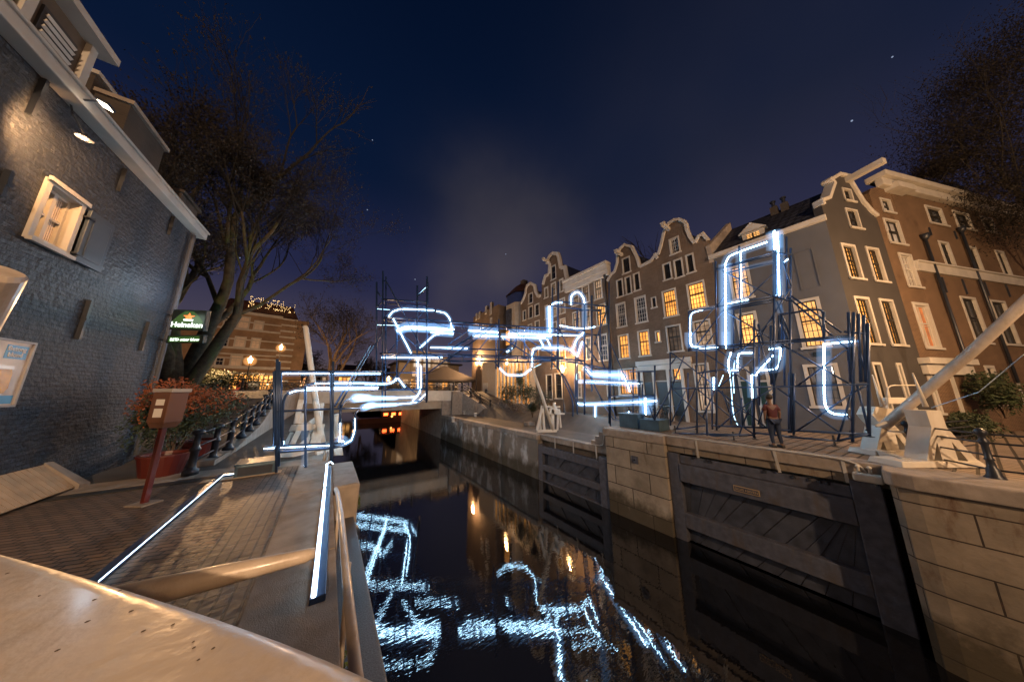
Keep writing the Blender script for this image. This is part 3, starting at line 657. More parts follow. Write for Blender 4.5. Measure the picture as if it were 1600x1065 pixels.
w4 = pair(FC, [(328,556,374,622),(386,524,433,606),(453,492,505,585)], c1, **PALE, nx=3, nz=4) + pair(FC, [(334,668,382,752),(398,650,440,742)], c1, **PALE, nx=3) + pair(FC, [(464,630,528,732)], c1, **BRT, nx=4) \
   + pair(FC, [(408,808,446,925),(476,792,538,932)], c1, **DK, nx=3) + pair(FC, [(0,215,35,360),(60,290,68,300)][:1], c4, **DK, nx=2)
h4 = house('brown canal house with long white straight cornice between two gabled houses', FC, xb[3], xb[2], FC.at(*c1(525, 470))[1], [], w4, 'brick_brown', trimmed=False, ridge=FC.at(*c1(520, 395))[1]+.2, group='gabled houses along the right bank')
zc0 = FC.at(*c1(525, 468))[1]; zc1 = FC.at(*c1(515, 395))[1]; W4 = xb[2]-xb[3]
b = B(); b.box(-.05, W4+.03, -.22, .3, zc0, zc1-.25); b.box(-.12, W4+.08, -.5, .3, zc1-.248, zc1); b.box(-.08, W4+.05, -.34, -.222, zc0+.5, zc1-.25); b.build('cornice', 'trim_paint', h4, local=True, bevel=.03)
o5 = Lout(FC, c1 and [(170,510),(183,462),(203,452),(207,402),(192,395),(196,375),(208,350),(228,333),(257,336),(266,366),(275,415),(297,408),(303,445),(309,472)], c1)
w5 = pair(FC, [(214,415,246,478)], c1, pane='glass_dark', nx=1, nz=2) + pair(FC, [(178,532,203,582),(216,508,247,570),(261,486,288,548)], c1, **PALE, nx=3, nz=4, cb=.14) \
   + pair(FC, [(181,630,203,700),(221,615,252,686),(262,594,298,668)], c1, **PALE, nx=3, cb=.12) + pair(FC, [(222,722,250,752),(265,704,300,766)], c1, **PALE, nx=3) \
   + pair(FC, [(215,870,245,975),(262,868,302,975)], c1, **GOLD, nx=2) + pair(FC, [(720,585,760,725),(768,578,815,720)], c7, pane='glass_dark', nx=1, nz=3)
h5 = house('narrow canal house with pale bell gable and hoist beam, left of the straight cornice', FC, xb[4], xb[3], FC.at(*c1(170, 515))[1], o5, w5, 'brick_brown', trimw=.32, group='gabled houses along the right bank')
hoist(h5, FC, *c1(205, 385), xb[4])
o6 = Lout(FC, [(50,615),(62,592),(74,560),(76,538),(84,515),(104,500),(127,512),(134,548),(148,575),(158,568)], c1)
w6 = pair(FC, [(91,565,117,612)], c1, pane='glass_dark', nx=1, nz=1) + pair(FC, [(60,658,79,708),(91,636,116,695),(125,625,153,682)], c1, pane='glass_dark', nx=2, nz=3) + pair(FC, [(88,735,113,775),(126,716,154,775)], c1, **DIM, nx=3) \
   + pair(FC, [(60,870,84,960),(98,868,120,960),(130,868,152,960)], c1, **GOLD, nx=2, nz=3)
h6 = house('small far canal house with white bell gable beside the domed stair tower', FC, xb[5], xb[4], FC.at(*c1(50, 620))[1], o6, w6, 'brick_brown', trimw=.28, group='gabled houses along the right bank')
# --- far modern house and stair tower with glass and tiled dome
t = thing('stair_tower', 'pale angular stair tower with blue glass band and brown tiled cap', 'tower', FC.W(xb[5]-2.2, 0, 0), -math.pi/2)
P0 = FC.at(779, 482); P1 = FC.at(813, 484); xl = P0[0]-(xb[5]-2.2); xr = xb[5]-.05-(xb[5]-2.2); zt = P0[1]; zg = FC.at(780, 469)[1]+.3; zr = FC.at(800, 452)[1]
def octo(x0, x1, inset=0.0):
    m_ = (x0+x1)/2; h_ = (x1-x0)/2-inset; return [(m_+h_*c_, (x1-x0)/2+.05+h_*s_) for c_, s_ in [(math.cos(a_), math.sin(a_)) for a_ in [rad(22.5+45*i) for i in range(8)]]]
b = B(); b.prism(octo(xl, xr), 'z', 0, zt); b.build('tower_wall', 'plaster_cream', t, local=True)
b = B(); b.prism(octo(xl, xr, .1), 'z', zt+.01, zt+1.5); b.build('glass_band', 'glass_blue', t, local=True)
oc = octo(xl, xr, -.1); m_ = (xl+xr)/2
b = B(); b.add([(x, y, zt+1.51) for x, y in oc]+[(m_+(x-m_)*.45, m_-xl+.05+(y-(m_-xl+.05))*.45, zt+3.2) for x, y in oc], [(i, (i+1) % 8, (i+1) % 8+8, i+8) for i in range(8)]+[tuple(range(8, 16))]); rf = b.build('cap_roof', 'roof_tile_red', t, local=True)
b = B(); b.box(m_-.4, m_+.4, m_-xl-.4, m_-xl+.4, zt+3.1, zt+4.2); b.build('chimney', 'brick_dark', rf, local=True)
b = B(); b.box(m_-.8, m_+.3, .0, .3, zt-9.5, zt-.8); b.build('stair_window', 'glass_grey', t, local=True)
b = B(); b.box(m_-.7, m_+.2, -.03, -.01, zt-6, zt-4.0); b.build('lit_window', 'lit_gold', t, local=True)
xm0, xm1 = X(740, 490), X(779, 482)
wm = pair(FC, [(345,230,362,292),(390,195,405,300),(258,295,270,350),(285,280,298,335),(390,335,408,385),(345,450,362,520),(385,440,408,540)], c8, pane='glass_grey', nx=1, nz=2, cb=.2)
house('far brown brick building with narrow white windows left of the stair tower', FC, xm0, xm1, FC.at(778, 470)[1]-.6, [], wm, 'brick_brown', trimmed=False, hip=False, name='apartment_building', cat='building')
# ground-floor glow and low shop wing at the foot of the far houses
sw = thing('shop_front', 'warmly lit shop wing with tall pale columns below the stair tower', 'shop', FC.W(X(762, 590), -1.0, 0), -math.pi/2)
xs = X(838, 600)-X(762, 590)
b = B(); b.box(0, xs, 0, .9, -.5, 6.2); b.build('wall', 'plaster_cream', sw, local=True)
b = B(); 
for i in range(9): b.box(xs*(.36+i*.072), xs*(.36+i*.072)+.28, -.16, -.02, .5, 5.6)
b.build('column', 'trim_paint', sw, local=True)
b = B(); b.box(xs*.34, xs-.1, -.012, -.003, .6, 5.4); b.build('shop_window', 'lit_gold', sw, local=True)
b = B(); b.box(xs*.04, xs*.16, -.04, -.003, .6, 3.2); b.build('door', 'trim_paint', sw, local=True)

# --- corner house: grey plaster to the canal, dark gable to the side street
FG = Fac((19.8, .3, 0), math.atan2(-.389, .921))
EZ = FG.at(*c2(735, 290))[1]
EZ = FC.at(1285, 343)[1]
gx1 = FG.at(1369, 337)[0]
apex = FG.at(1311, 274); shL = FG.at(*c2(690, 235)); 
ch = thing('corner_house', 'corner canal house with grey plaster canal front, dark gabled side and tiled roof', 'house', (19.8, .3, 0), 0)
wc = pair(FC, [(262,512,392,650),(300,733,430,880),(572,672,755,885)], c2, **BRT, nx=4, nz=6, cb=.13) 
wc += pair(FC, [(545,318,800,560)], c5, pane='lit_dim', nx=4, nz=5, cb=.14)
# walls are children of the house itself: build in world space through a frame matrix
def in_frame(F_, fn):
    """run builder fn(root) in F_ local space and re-parent its meshes to the corner house"""
    tmp = bpy.data.objects.new('tmp', None); COL.objects.link(tmp); tmp.location = F_.O; tmp.rotation_euler = (0, 0, F_.ang)
    before = set(bpy.data.objects); fn(tmp)
    M = ch.matrix_basis.inverted() @ tmp.matrix_basis
    for o in set(bpy.data.objects)-before:
        if o.type != 'MESH': continue
        o.data.transform(M)
        if o.parent == tmp: o.parent = ch
    bpy.data.objects.remove(tmp)
def canal_side(r):
    wall(r, [(-4.84, -.3), (0, -.3), (0, EZ), (-4.84, EZ)], [a for a, k_ in wc], 'plaster_grey')
    for a, k_ in wc: win(r, a, **k_)
    b = B(); b.box(-4.95, .05, -.28, -.002, EZ-.12, EZ+.14); b.build('gutter', 'trim_paint', r, local=True, bevel=.03)
    # shallow blind panel
    p_, q_ = FC.at(*c2(575, 445)), FC.at(*c2(712, 600)); b = B(); x0, x1, z0, z1 = p_[0], q_[0], q_[1], p_[1]
    for bx in ((x0, x1, z0, z0+.05), (x0, x1, z1-.05, z1), (x0, x0+.05, z0+.05, z1-.05), (x1-.05, x1, z0+.05, z1-.05)): b.box(bx[0], bx[1], -.025, -.001, bx[2], bx[3])
    b.build('panel_moulding', 'plaster_grey', r, local=True)
    for a in recs(FC, [(195,345,282,610),(290,345,392,625)], c5):   # doors
        b = B(); b.box(a[0]-.12, a[1]+.12, -.10, -.002, 0, a[3]+.15); d = b.build('door_frame', 'trim_paint', r, local=True)
        b = B(); b.box(a[0], a[1], -.13, -.102, .1, a[3]-.7); b.build('door', 'door_green', r, local=True, bevel=.01)
        b = B(); b.box(a[0], a[1], -.125, -.102, a[3]-.6, a[3]); b.build('transom_window', 'lit_dim', r, local=True)
    p_ = FC.at(*c5(605, 262)); q_ = FC.at(*c5(700, 248)); b = B(); b.box(p_[0], q_[0], -.03, -.002, p_[1]-.1, p_[1]+.12); b.build('name_plate', 'sign_black', r, local=True)
    b = B()
    for i in range(7): xx = p_[0]+.1+i*.11; b.box(xx, xx+.06, -.034, -.031, p_[1]-.03, p_[1]+.05)
    p_ = FC.at(*c5(700, 310)); q_ = FC.at(*c5(765, 365)); b = B(); b.box(p_[0], q_[0], .09, .12, q_[1], p_[1]); b.build('ceiling_lamp', 'flood_glass', r, local=True)
    # dormer
    d0, d1 = FC.at(*c2(350, 405), 0), FC.at(*c2(437, 395), 0)
    x0, x1 = X(*c2(335, 400)), X(*c2(445, 385)); z0 = EZ+.35; z1 = FC.at(*c2(395, 325))[1]
    b = B(); b.box(x0, x1, .25, 3.0, z0-.2, z1); b.add([(x0-.15, .1, z1), (x1+.15, .1, z1), ((x0+x1)/2, .1, z1+.55), (x0-.15, 3, z1), (x1+.15, 3, z1), ((x0+x1)/2, 3, z1+.55)], [(0,1,2), (3,5,4), (0,2,5,3), (1,4,5,2), (0,3,4,1)])
    dm = b.build('dormer', 'trim_paint', r, local=True)
    b = B(); b.box(x0+.22, x1-.22, .22, .248, z0+.05, z1-.12); b.build('pane', 'lit_bright', dm, local=True)
    b = B(); b.box((x0+x1)/2-.04, (x0+x1)/2+.04, .19, .218, z0+.05, z1-.12)
    for i in range(1, 4): z_ = z0+.05+(z1-.17-z0)*i/4; b.box(x0+.22, x1-.22, .2, .218, z_-.015, z_+.015)
    for fx in (.25, .75): xx = x0+.22+(x1-x0-.44)*fx; b.box(xx-.012, xx+.012, .2, .218, z0+.05, z1-.12)
    b.build('sash', 'dark_frame', dm, local=True)
in_frame(FC, canal_side)
wg = pair(FG, [(50,152,124,238),(68,264,168,388)], c3, pane='glass_grey', nx=2, nz=2, cb=.08) + pair(FG, [(42,458,178,666),(180,478,312,682),(113,752,275,1026),(253,766,410,1032)], c3, pane='lit_gold', nx=4, nz=7, cb=.12) \
   + pair(FG, [(213,232,340,500),(348,236,452,492)], c6, pane='lit_dim', nx=4, nz=5, cb=.12)
gout = [(.0, EZ)]+Lout(FG, [(690,205),(700,190),(738,180),(762,110),(745,95),(790,68),(840,78),(850,110),(905,200),(945,245),(968,262)], c2)
gout = [(max(p[0], .0), p[1]) for p in gout]; ez2 = gout[-1][1]-.6
def gable_side(r):
    ol = [(gx1, -.3), (0, -.3)][::-1]
    pts = [(0, -.3), (0, EZ)]+gout[1:]+[(gx1, ez2), (gx1, -.3)]
    wall(r, pts[::-1], [a for a, k_ in wg], 'plaster_dark')
    for a, k_ in wg: win(r, a, **k_)
    trim(r, gout[1:], wd=.13, y0=-.12, y1=.30)
    hx, hz = FG.at(1323, 282); b = B(); b.box(hx-.14, hx+.14, -1.3, .1, hz-.14, hz+.14); b.build('hoist_beam', 'trim_paint', r, local=True)
in_frame(FG, gable_side)
# body and roof: the gable shape carried back parallel to the canal
yv = Vector((0, 4.84, 0)); A0 = Vector((19.8, .3, 0)); gx = FG.x
def GP(s, z_): return A0+gx*s+Vector((0, 0, z_))
b = B(); off = FG.y*.345
a_ = [GP(.35, -.3)+Vector((0,.36,0)), GP(gx1, -.3)+off, GP(gx1, -.3)+yv, GP(.35, -.3)+yv]; b.hexa(a_+[p+Vector((0, 0, EZ+.25)) for p in a_]); b.build('side_wall', 'plaster_grey', ch)
s_m = apex[0]; rzz = apex[1]-.62
b = B(); e0, e1, ea = GP(-.12, EZ+.12)+Vector((0,.3,0)), GP(gx1+.1, ez2+.1)+FG.y*.2, GP(s_m, rzz)+Vector((0,.45,0))
b.add([e0, e1, ea, e0+yv*.97, e1+yv*.97, ea+yv*.97, ], [(0,2,1), (3,4,5), (0,3,5,2), (1,2,5,4), (0,1,4,3)]); b.build('roof', 'roof_tile', ch)
b = B()
for dv in (1.5, 1.95): b.box(21.4, 21.85, dv, dv+.34, rzz-1.2, rzz+.25)
cm = b.build('chimney', 'brick_dark', ch); b = B()
for dv in (1.67, 2.12): b.lathe((21.62, dv, rzz+.25), [(.09, 0), (.09, .35), (.14, .37), (.14, .45), (.05, .46)], 10)
b.build('chimney_pot', 'black_iron', cm)
b = B(); b.hexa([GP(0, EZ-.3)+Vector((0,4.75,0)), GP(0, EZ-.3)+Vector((0,5.0,0)), GP(s_m, EZ-.3)+Vector((0,5.0,0)), GP(s_m, EZ-.3)+Vector((0,4.75,0)), GP(-.1, EZ+.9)+Vector((0,4.75,0)), GP(-.1, EZ+.9)+Vector((0,5.0,0)), GP(s_m, rzz+.55)+Vector((0,5.0,0)), GP(s_m, rzz+.55)+Vector((0,4.75,0))]); b.build('parapet', 'granite', ch)

# --- side-street houses
bx0, bx1 = gx1+.01, FG.at(1445, 470)[0]
wB = pair(FG, [(260,208,344,300),(278,320,410,476)], c3, pane='lit_pale', nx=2, nz=2, cb=.1) + pair(FG, [(362,512,497,712)], c3, pane='lit_pale', nx=3, nz=4, cb=.12, sash='trim_paint') + pair(FG, [(438,786,635,1050)], c3, pane='lit_red', nx=2, nz=2, cb=.16, sash='trim_paint') \
   + pair(FG, [(480,255,618,520),(640,262,775,520)], c6, pane='lit_pale', nx=2, nz=2, cb=.16, sash='trim_paint')
oB = Lout(FG, [(195,235),(200,180),(215,158),(255,148),(300,150),(330,200),(400,290),(455,370)], c3)
oB = [(max(p[0], bx0), p[1]) for p in oB]
hB = house('narrow brown side-street house with rounded dark top, right of the corner house', FG, bx0, FG.at(1448, 470)[0], FG.at(*c3(455, 372))[1], oB, wB, 'brick_red', trimmed=False, depth=6)
b = B(); p_ = FG.at(*c6(470, 215)); q_ = FG.at(*c6(745, 240)); b.box(p_[0]-bx0, q_[0]-bx0, -.35, -.002, p_[1]-.25, p_[1]+.05); b.box(p_[0]-bx0+.1, q_[0]-bx0-.1, -.2, -.002, p_[1]-.75, p_[1]-.251); b.build('shop_cornice', 'trim_paint', hB, local=True, bevel=.02)
b = B(); hx, hz = FG.at(*c3(325, 182)); b.box(hx-bx0-.5, hx-bx0+1.0, -.5, .4, hz-.05, hz+.3); b.build('cornice', 'trim_paint', hB, local=True)
cx0 = FG.at(1448, 470)[0]+.01; cx1 = cx0+17
ezC = FG.at(*c3(640, 225))[1]
wC = pair(FG, [(508,248,640,372),(662,276,790,396),(818,308,918,412),(583,446,696,608),(742,474,850,632),(898,498,1006,652),(703,752,884,1020),(868,772,1050,1030)], c3, pane='glass_grey', nx=2, nz=2, cb=.13) + pair(FG, [(838,250,975,480),(1000,268,1075,480)], c6, pane='glass_grey', nx=1, nz=2, cb=.15)
hC = house('long brown brick side-street building with white cornice and white belt course', FG, cx0, cx1, ezC, [], wC, 'brick_red', trimmed=False, depth=9, hip=True, name='apartment_building', cat='building', ridge=ezC+2.4)
Wc = cx1-cx0; zb_ = FG.at(*c3(800, 645))[1]
b = B(); b.box(-1.3, Wc, -.30, -.002, ezC-.35, ezC+.1); b.box(-1.35, Wc, -.5, .3, ezC+.102, ezC+.42); b.build('cornice', 'trim_paint', hC, local=True, bevel=.04)
b = B(); b.box(-.1, Wc, -.12, -.002, zb_-.25, zb_+.25); b.box(-.1, Wc, -.2, -.002, zb_+.252, zb_+.34); b.build('belt_course', 'trim_paint', hC, local=True)
def pipe(t, F_, x0, pts, mat='black_iron', r=.06, name='drainpipe'):
    P_ = [(F_.at(*p)[0]-x0, -.12, F_.at(*p)[1]) for p in pts]; xm = sum(p[0] for p in P_)/len(P_); P_ = [(xm, p[1], p[2]) for p in P_]
    b = B(); b.tube(P_, r, 8); b.lathe((xm, -.14, max(p[2] for p in P_)), [(.07, -.1), (.16, .05), (.18, .25), (.1, .27)], 8); b.build(name, mat, t, local=True, smooth=True)
pipe(hC, FG, cx0, [c3(490, 440), c3(690, 1040), c6(800, 400)]); pipe(hC, FG, cx0, [c3(690, 400), c3(830, 720), c6(1000, 350)])
pipe(h3, FC, xb[2], [(952, 432), (955, 545), (958, 650)], r=.07)
b = B()
for a in [(600,650,635,735),(713,660,748,745),(835,675,870,755),(955,690,985,760),(528,375,552,420),(672,395,690,440)]:
    p_, q_ = FG.at(*c3(a[0], a[1])), FG.at(*c3(a[2], a[3])); mm_ = (p_[0]+q_[0])/2-cx0; b = B(); b.box(mm_-.03, mm_+.03, -.06, -.002, q_[1], p_[1]); b.build('wall_anchor', 'black_iron', hC, local=True)

# --- left building: dark slate-blue brick inn wall
A = Vector((-4.41, 12.92, 0)); Bv = Vector((-4.65, 6.77, 0)); dx = (A-Bv).normalized()
FL = Fac(A, math.atan2(dx.y, dx.x))
inn = thing('inn_building', 'long inn with rough dark slate-blue brick wall and white gutter on the left bank', 'building', A, FL.ang)
wl = pair(FL, [(40,270,133,402)], lambda x, y: (x, y), pane='lit_dim')
pA = FL.at(70, 272); pB = FL.at(101, 398); pC = FL.at(34, 373); pD = FL.at(130, 320)
wr = ((pC[0]+pA[0])/2, (pB[0]+pD[0])/2, (pC[1]+pB[1])/2, (pA[1]+pD[1])/2)
print('inn window', wr)
wall(inn, [(0, -.4), (0, 7.4), (-22, 7.4), (-22, -.4)], [wr], 'brick_slate', depth=.4)
f = B(); x0, x1, z0, z1 = wr; cb = .09
f.box(x0, x0+cb, -.05, .20, z0, z1); f.box(x1-cb, x1, -.05, .20, z0, z1); f.box(x0+cb, x1-cb, -.05, .20, z1-cb, z1); f.box(x0+cb, x1-cb, -.05, .20, z0, z0+cb); f.box(x0-.03, x1+.03, -.09, -.051, z1-.05, z1+.03); f.box(x0-.03, x1+.03, -.12, -.051, z0-.04, z0+.03)
wf = f.build('window', 'trim_paint', inn, local=True)
f = B(); a0, a1, d0, d1 = x0+cb, x1-cb, z0+cb, z1-cb; s = .055
f.box(a0, a0+s, .08, .13, d0, d1); f.box(a1-s, a1, .08, .13, d0, d1); f.box(a0+s, a1-s, .08, .13, d0, d0+s); f.box(a0+s, a1-s, .08, .13, d1-s, d1)
f.box((a0+a1)/2-.035, (a0+a1)/2+.035, .07, .132, d0+s, d1-s); f.box(a0+s, a1-s, .085, .125, (d0+d1)/2-.02, (d0+d1)/2+.02); f.build('sash', 'trim_paint', wf, local=True)
f = B(); f.box(a0, a1, .132, .15, d0, d1); f.build('pane', 'glass_dark', wf, local=True)
f = B(); 
for i in range(7): xx = (a0+a1)/2+.1+i*(a1-a0)*.06; f.box(xx, xx+.03, .1305, .1315, d0+.05, d1-.05)
f.build('curtain', 'poster_pale', wf, local=True)
sx = wr[1]+.06; sw_ = .66; s0, s1 = wr[2]-.02, wr[3]-.08
f = B(); f.box(sx, sx+sw_, -.10, -.045, s0, s1); f.box(sx+.1, sx+sw_-.1, -.115, -.101, s0+.12, s1-.12); sh_ = f.build('shutter', 'shutter_blue', inn, local=True, bevel=.012)
f = B(); 
for zz in (s0+.12, s1-.2): f.box(sx-.07, sx+.10, -.125, -.116, zz, zz+.035); f.box(sx-.07, sx-.01, -.12, -.01, zz, zz+.03)
f.build('hinge', 'black_iron', sh_, local=True)
f = B(); f.box(-22, .12, -.26, -.002, 7.27, 7.50); f.box(-22, .16, -.30, -.20, 7.502, 7.56); f.build('gutter', 'trim_paint', inn, local=True, bevel=.02)
f = B(); f.add([(-22, -.2, 7.5), (.1, -.2, 7.5), (.1, 5, 10.6), (-22, 5, 10.6), (-22, 5, 7.4), (.1, 5, 7.4)], [(0,1,2,3), (1,5,2), (0,3,4), (3,2,5,4), (0,4,5,1)]); f.build('roof', 'roof_tile_red', inn, local=True)
f = B(); f.box(-22, 0, .402, 9, -.4, 7.38); f.build('side_wall', 'brick_slate', inn, local=True)
# dormer at the top left
q = [FL.at(*p_, .25) for p_ in ((120, 132), (150, 75), (60, 28), (110, 110), (0, -60))]
xr_ = q[0][0]; zt_ = q[1][1]-.15
f = B(); f.box(xr_-2.8, xr_, .25, 3.2, 7.5, zt_); dm = f.build('dormer', 'plaster_brown', inn, local=True)
f = B(); f.box(xr_-3.0, xr_+.18, -.02, 3.4, zt_+.002, zt_+.16); f.box(xr_-.13, xr_+.02, .17, .248, 7.55, zt_); f.box(xr_-1.25, xr_-1.1, .17, .248, 7.55, zt_); f.box(xr_-2.8, xr_-2.65, .17, .248, 7.55, zt_); f.build('dormer_trim', 'trim_paint', dm, local=True)
f = B(); f.box(xr_-2.55, xr_-1.35, .20, .248, 7.75, zt_-.15); f.build('pane', 'glass_dark', dm, local=True)
f = B(); vx0, vx1 = xr_-.9, xr_-.33; vz0, vz1 = 7.8, zt_-.35; f.box(vx0-.05, vx1+.05, .215, .248, vz0-.05, vz1+.05); lv = f.build('louvre', 'plaster_dark', dm, local=True)
f = B()
for i in range(7): z_ = vz0+(vz1-vz0)*i/7; f.hexa([(vx0, .20, z_), (vx1, .20, z_), (vx1, .214, z_+.02), (vx0, .214, z_+.02), (vx0, .17, z_+.05), (vx1, .17, z_+.05), (vx1, .19, z_+.07), (vx0, .19, z_+.07)])
f.build('slat', 'trim_paint', lv, local=True)
def roofblock(px0, py0, px1, py1, dy, dep, mat, cap=None, zb=7.6):
    (xa, za), (xb2, zb2) = FL.at(px0, py0, dy), FL.at(px1, py1, dy); f = B(); f.box(min(xa, xb2), max(xa, xb2), dy, dy+dep, zb, za); o = f.build('chimney', mat, inn, local=True)
    if cap: f = B(); f.box(min(xa, xb2)-.08, max(xa, xb2)+.08, dy-.08, dy+dep+.08, za+.002, za+.12); f.build('cap', cap, o, local=True)
roofblock(150, 118, 190, 150, 1.6, 1.2, 'brick_dark', 'trim_paint'); roofblock(205, 165, 255, 240, 1.0, 1.3, 'brick_dark', 'granite'); roofblock(285, 302, 312, 320, 1.2, .8, 'brick_dark', 'brick_dark')
# wall anchors
f = B()
for (xa, ya, xb2, yb) in ((62,120,43,180),(8,265,-8,305),(192,262,183,300),(268,337,262,368),(135,468,118,530),(228,502,218,548)):
    p_, q_ = FL.at(xa, ya), FL.at(xb2, yb); mm_ = (p_[0]+q_[0])/2; f = B(); f.box(mm_-.03, mm_+.03, -.07, -.003, q_[1], p_[1]); f.box(mm_-.05, mm_+.05, -.09, -.07, (p_[1]+q_[1])/2-.03, (p_[1]+q_[1])/2+.03); f.build('wall_anchor', 'black_iron', inn, local=True)
f = B(); f.tube([(-.25, -.09, .2), (-.25, -.09, 7.2)], .055, 8); f.build('drainpipe', 'plaster_grey', inn, local=True)
# arm lamp lighting the inn wall
lx, lz = FL.at(*( 98, 175)); lx2, lz2 = FL.at(133, 215, -.6)
al = thing('wall_lamp', 'small arm lamp with flat shade glowing under the white gutter', 'lamp', FL.W(lx, 0, lz), FL.ang)
f = B(); f.tube([(0, 0, .35), (-.02, -.12, .0), (lx2-lx-.02, -.55, lz2-lz+.12), (lx2-lx, -.6, lz2-lz+.02)], .014, 6); f.build('arm', 'black_iron', al, local=True)
f = B(); f.lathe((lx2-lx, -.6, lz2-lz-.02), [(.10, 0), (.09, .025), (.035, .05), (.02, .10)], 12); f.build('shade', 'black_iron', al, local=True)
f = B(); f.lathe((lx2-lx, -.6, lz2-lz-.035), [(.03, 0), (.03, .008)], 10); f.build('bulb', 'flood_glass', al, local=True)
point(FL.W(lx2-.1, -.62, lz2-.1), (1, .50, .19), 330, .04, spot=135, aim=FL.W(FL.at(92, 240)[0], 0, FL.at(92, 240)[1]))
FLS = .45
fl = thing('flood_lamp', 'square bright floodlight mounted above the gutter of the slate-blue wall', 'floodlight', FL.W(*[FL.at(163, 166, -.5)[0], -.5, FL.at(163, 166, -.5)[1]]), FL.ang)
f = B(); f.hexa([(-.22, -.18, -.02), (.22, -.18, -.02), (.22, .16, .10), (-.22, .16, .10), (-.22, -.2, .08), (.22, -.2, .08), (.22, .14, .2), (-.22, .14, .2)]); f.build('housing', 'black_iron', fl, local=True)
f = B(); f.hexa([(-.17, -.155, -.034), (.17, -.155, -.034), (.17, .12, .06), (-.17, .12, .06), (-.17, -.155, -.02), (.17, -.155, -.02), (.17, .12, .075), (-.17, .12, .075)]); f.build('glass', 'flood_glass', fl, local=True)
f = B(); f.bar((0, .15, .15), (0, .5, -.05), .05, .05); f.build('bracket', 'black_iron', fl, local=True)
fl.scale = (FLS, FLS, FLS)
_p = FL.W(FL.at(163, 166, -.5)[0], -.8, FL.at(163, 166, -.5)[1]-.1)
# hatch
f = thing('cellar_hatch', 'sloping wooden slatted cellar hatch against the slate-blue wall', 'hatch', FL.W(-2.7, -.3, 0), FL.ang)
hx1 = -2.66; b = B()
for i in range(26):
    xa = hx1-.42-i*.115; b.hexa([FL.W(xa, -.42, .03), FL.W(xa+.105, -.42, .03), FL.W(xa+.105, -.0, .50), FL.W(xa, -.0, .50), FL.W(xa, -.46, .06), FL.W(xa+.105, -.46, .06), FL.W(xa+.105, -.0, .55), FL.W(xa, -.0, .55)])
b.build('slat_panel', 'hatch_wood', f)
b = B(); b.hexa([FL.W(hx1-.3, -.5, .0), FL.W(hx1, -.5, .0), FL.W(hx1-.1, 0, .0), FL.W(hx1-.3, 0, .0), FL.W(hx1-.3, -.5, .10), FL.W(hx1, -.5, .06), FL.W(hx1-.1, 0, .57), FL.W(hx1-.3, 0, .59)]); b.build('hatch_kerb', 'granite', f)

# --- far left striped brick building
FS = Fac((-8.6, 63, 2), rad(4))
fsW = 8.4; zt_ = 14.5
S = lambda x, y: FS.at(270+x/5.606, 450+y/5.606)
sb = thing('striped_building', 'ornate brown brick corner building with pale stone bands and lit ground floor', 'building', FS.W(-fsW, 0, 0), FS.ang)
wsx = []
for (a, c, e, d, pn) in ((450,245,520,340,'glass_dark'),(578,240,665,360,'poster_pale'),(715,280,790,372,'poster_pale'),(410,440,482,515,'glass_dark'),(545,418,632,522,'poster_pale'),(690,430,760,535,'poster_pale'),(372,600,444,680,'glass_dark'),(508,580,598,692,'poster_pale')):
    p_, q_ = S(a, c), S(e, d); wsx.append(((p_[0]+fsW, q_[0]+fsW, q_[1], p_[1]), dict(pane=pn, nx=2, nz=1, cb=.15, sash='trim_paint')))
zs = S(500, 195)[1]
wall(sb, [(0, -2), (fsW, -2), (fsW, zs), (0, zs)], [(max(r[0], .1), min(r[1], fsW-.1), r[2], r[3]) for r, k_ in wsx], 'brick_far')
for r, k_ in wsx: win(sb, (max(r[0], .1), min(r[1], fsW-.1), r[2], r[3]), **k_)
b = B()
for yy, tk in ((200, .5), (280, .2), (350, .3), (440, .2), (520, .35), (575, .2), (610, .2), (690, .5)):
    zz = S(500, yy)[1]; b.box(-.1, fsW+.1, -.12-tk*.3, -.002, zz-tk/2, zz+tk/2)
b.build('stone_band', 'trim_paint', sb, local=True)
b = B(); b.box(.02, fsW+4, .342, 10, -2, zs-.1); b.box(fsW, fsW+2.2, .0, .341, -2, zs-.2); b.build('side_wall', 'brick_far', sb, local=True)
b = B()
for i in range(12): zz = .6+i*1.15; b.box(fsW+.02, fsW+2.3, -.06, -.002, zz, zz+.3)
b.build('stone_band', 'trim_paint', sb, local=True)
b = B(); zr = S(560, 70)[1]; b.add([(-.2, 0, zs), (fsW+2.3, 0, zs), (fsW+2.3, 8, zs), (-.2, 8, zs), (1.0, 2, zr), (fsW+1.2, 2, zr), (fsW+1.2, 6, zr), (1.0, 6, zr)], [(0,1,5,4), (1,2,6,5), (2,3,7,6), (3,0,4,7), (4,5,6,7), (3,2,1,0)]); b.build('roof', 'roof_tile_red', sb, local=True)
b = B(); zf = S(600, 745)[1]; b.box(1.6, fsW+1.6, -1.2, -.2, zf-.25, zf+.1); b.build('awning', 'trim_paint', sb, local=True)
b = B(); b.box(1.7, fsW+1.5, -.16, -.004, .4, zf-.3); b.build('shop_window', 'lit_gold', sb, local=True)
b = B()
for i in range(14): xx = 1.7+i*.62; b.box(xx, xx+.16, -.32, -.165, .3, zf-.26)
b.build('mullion', 'brick_far', sb, local=True)
b = B(); random.seed(8)
for i in range(120): x_, z_ = random.uniform(1.7, fsW+1.5), random.uniform(.3, zf-.2)+random.random()*.3; s_ = .05; b.box(x_, x_+s_, -1.3, -1.25, z_, z_+s_)
b.build('fairy_light', 'fairy', sb, local=True)
b = B(); random.seed(9)
for i in range(110): x_, z_ = random.uniform(3.5, fsW+1.5), random.uniform(zr-1.6, zr+.6); b.box(x_, x_+.06, .2+(z_-zs)*.2, .25+(z_-zs)*.2, z_, z_+.06)
b.build('fairy_light', 'fairy', sb, local=True)
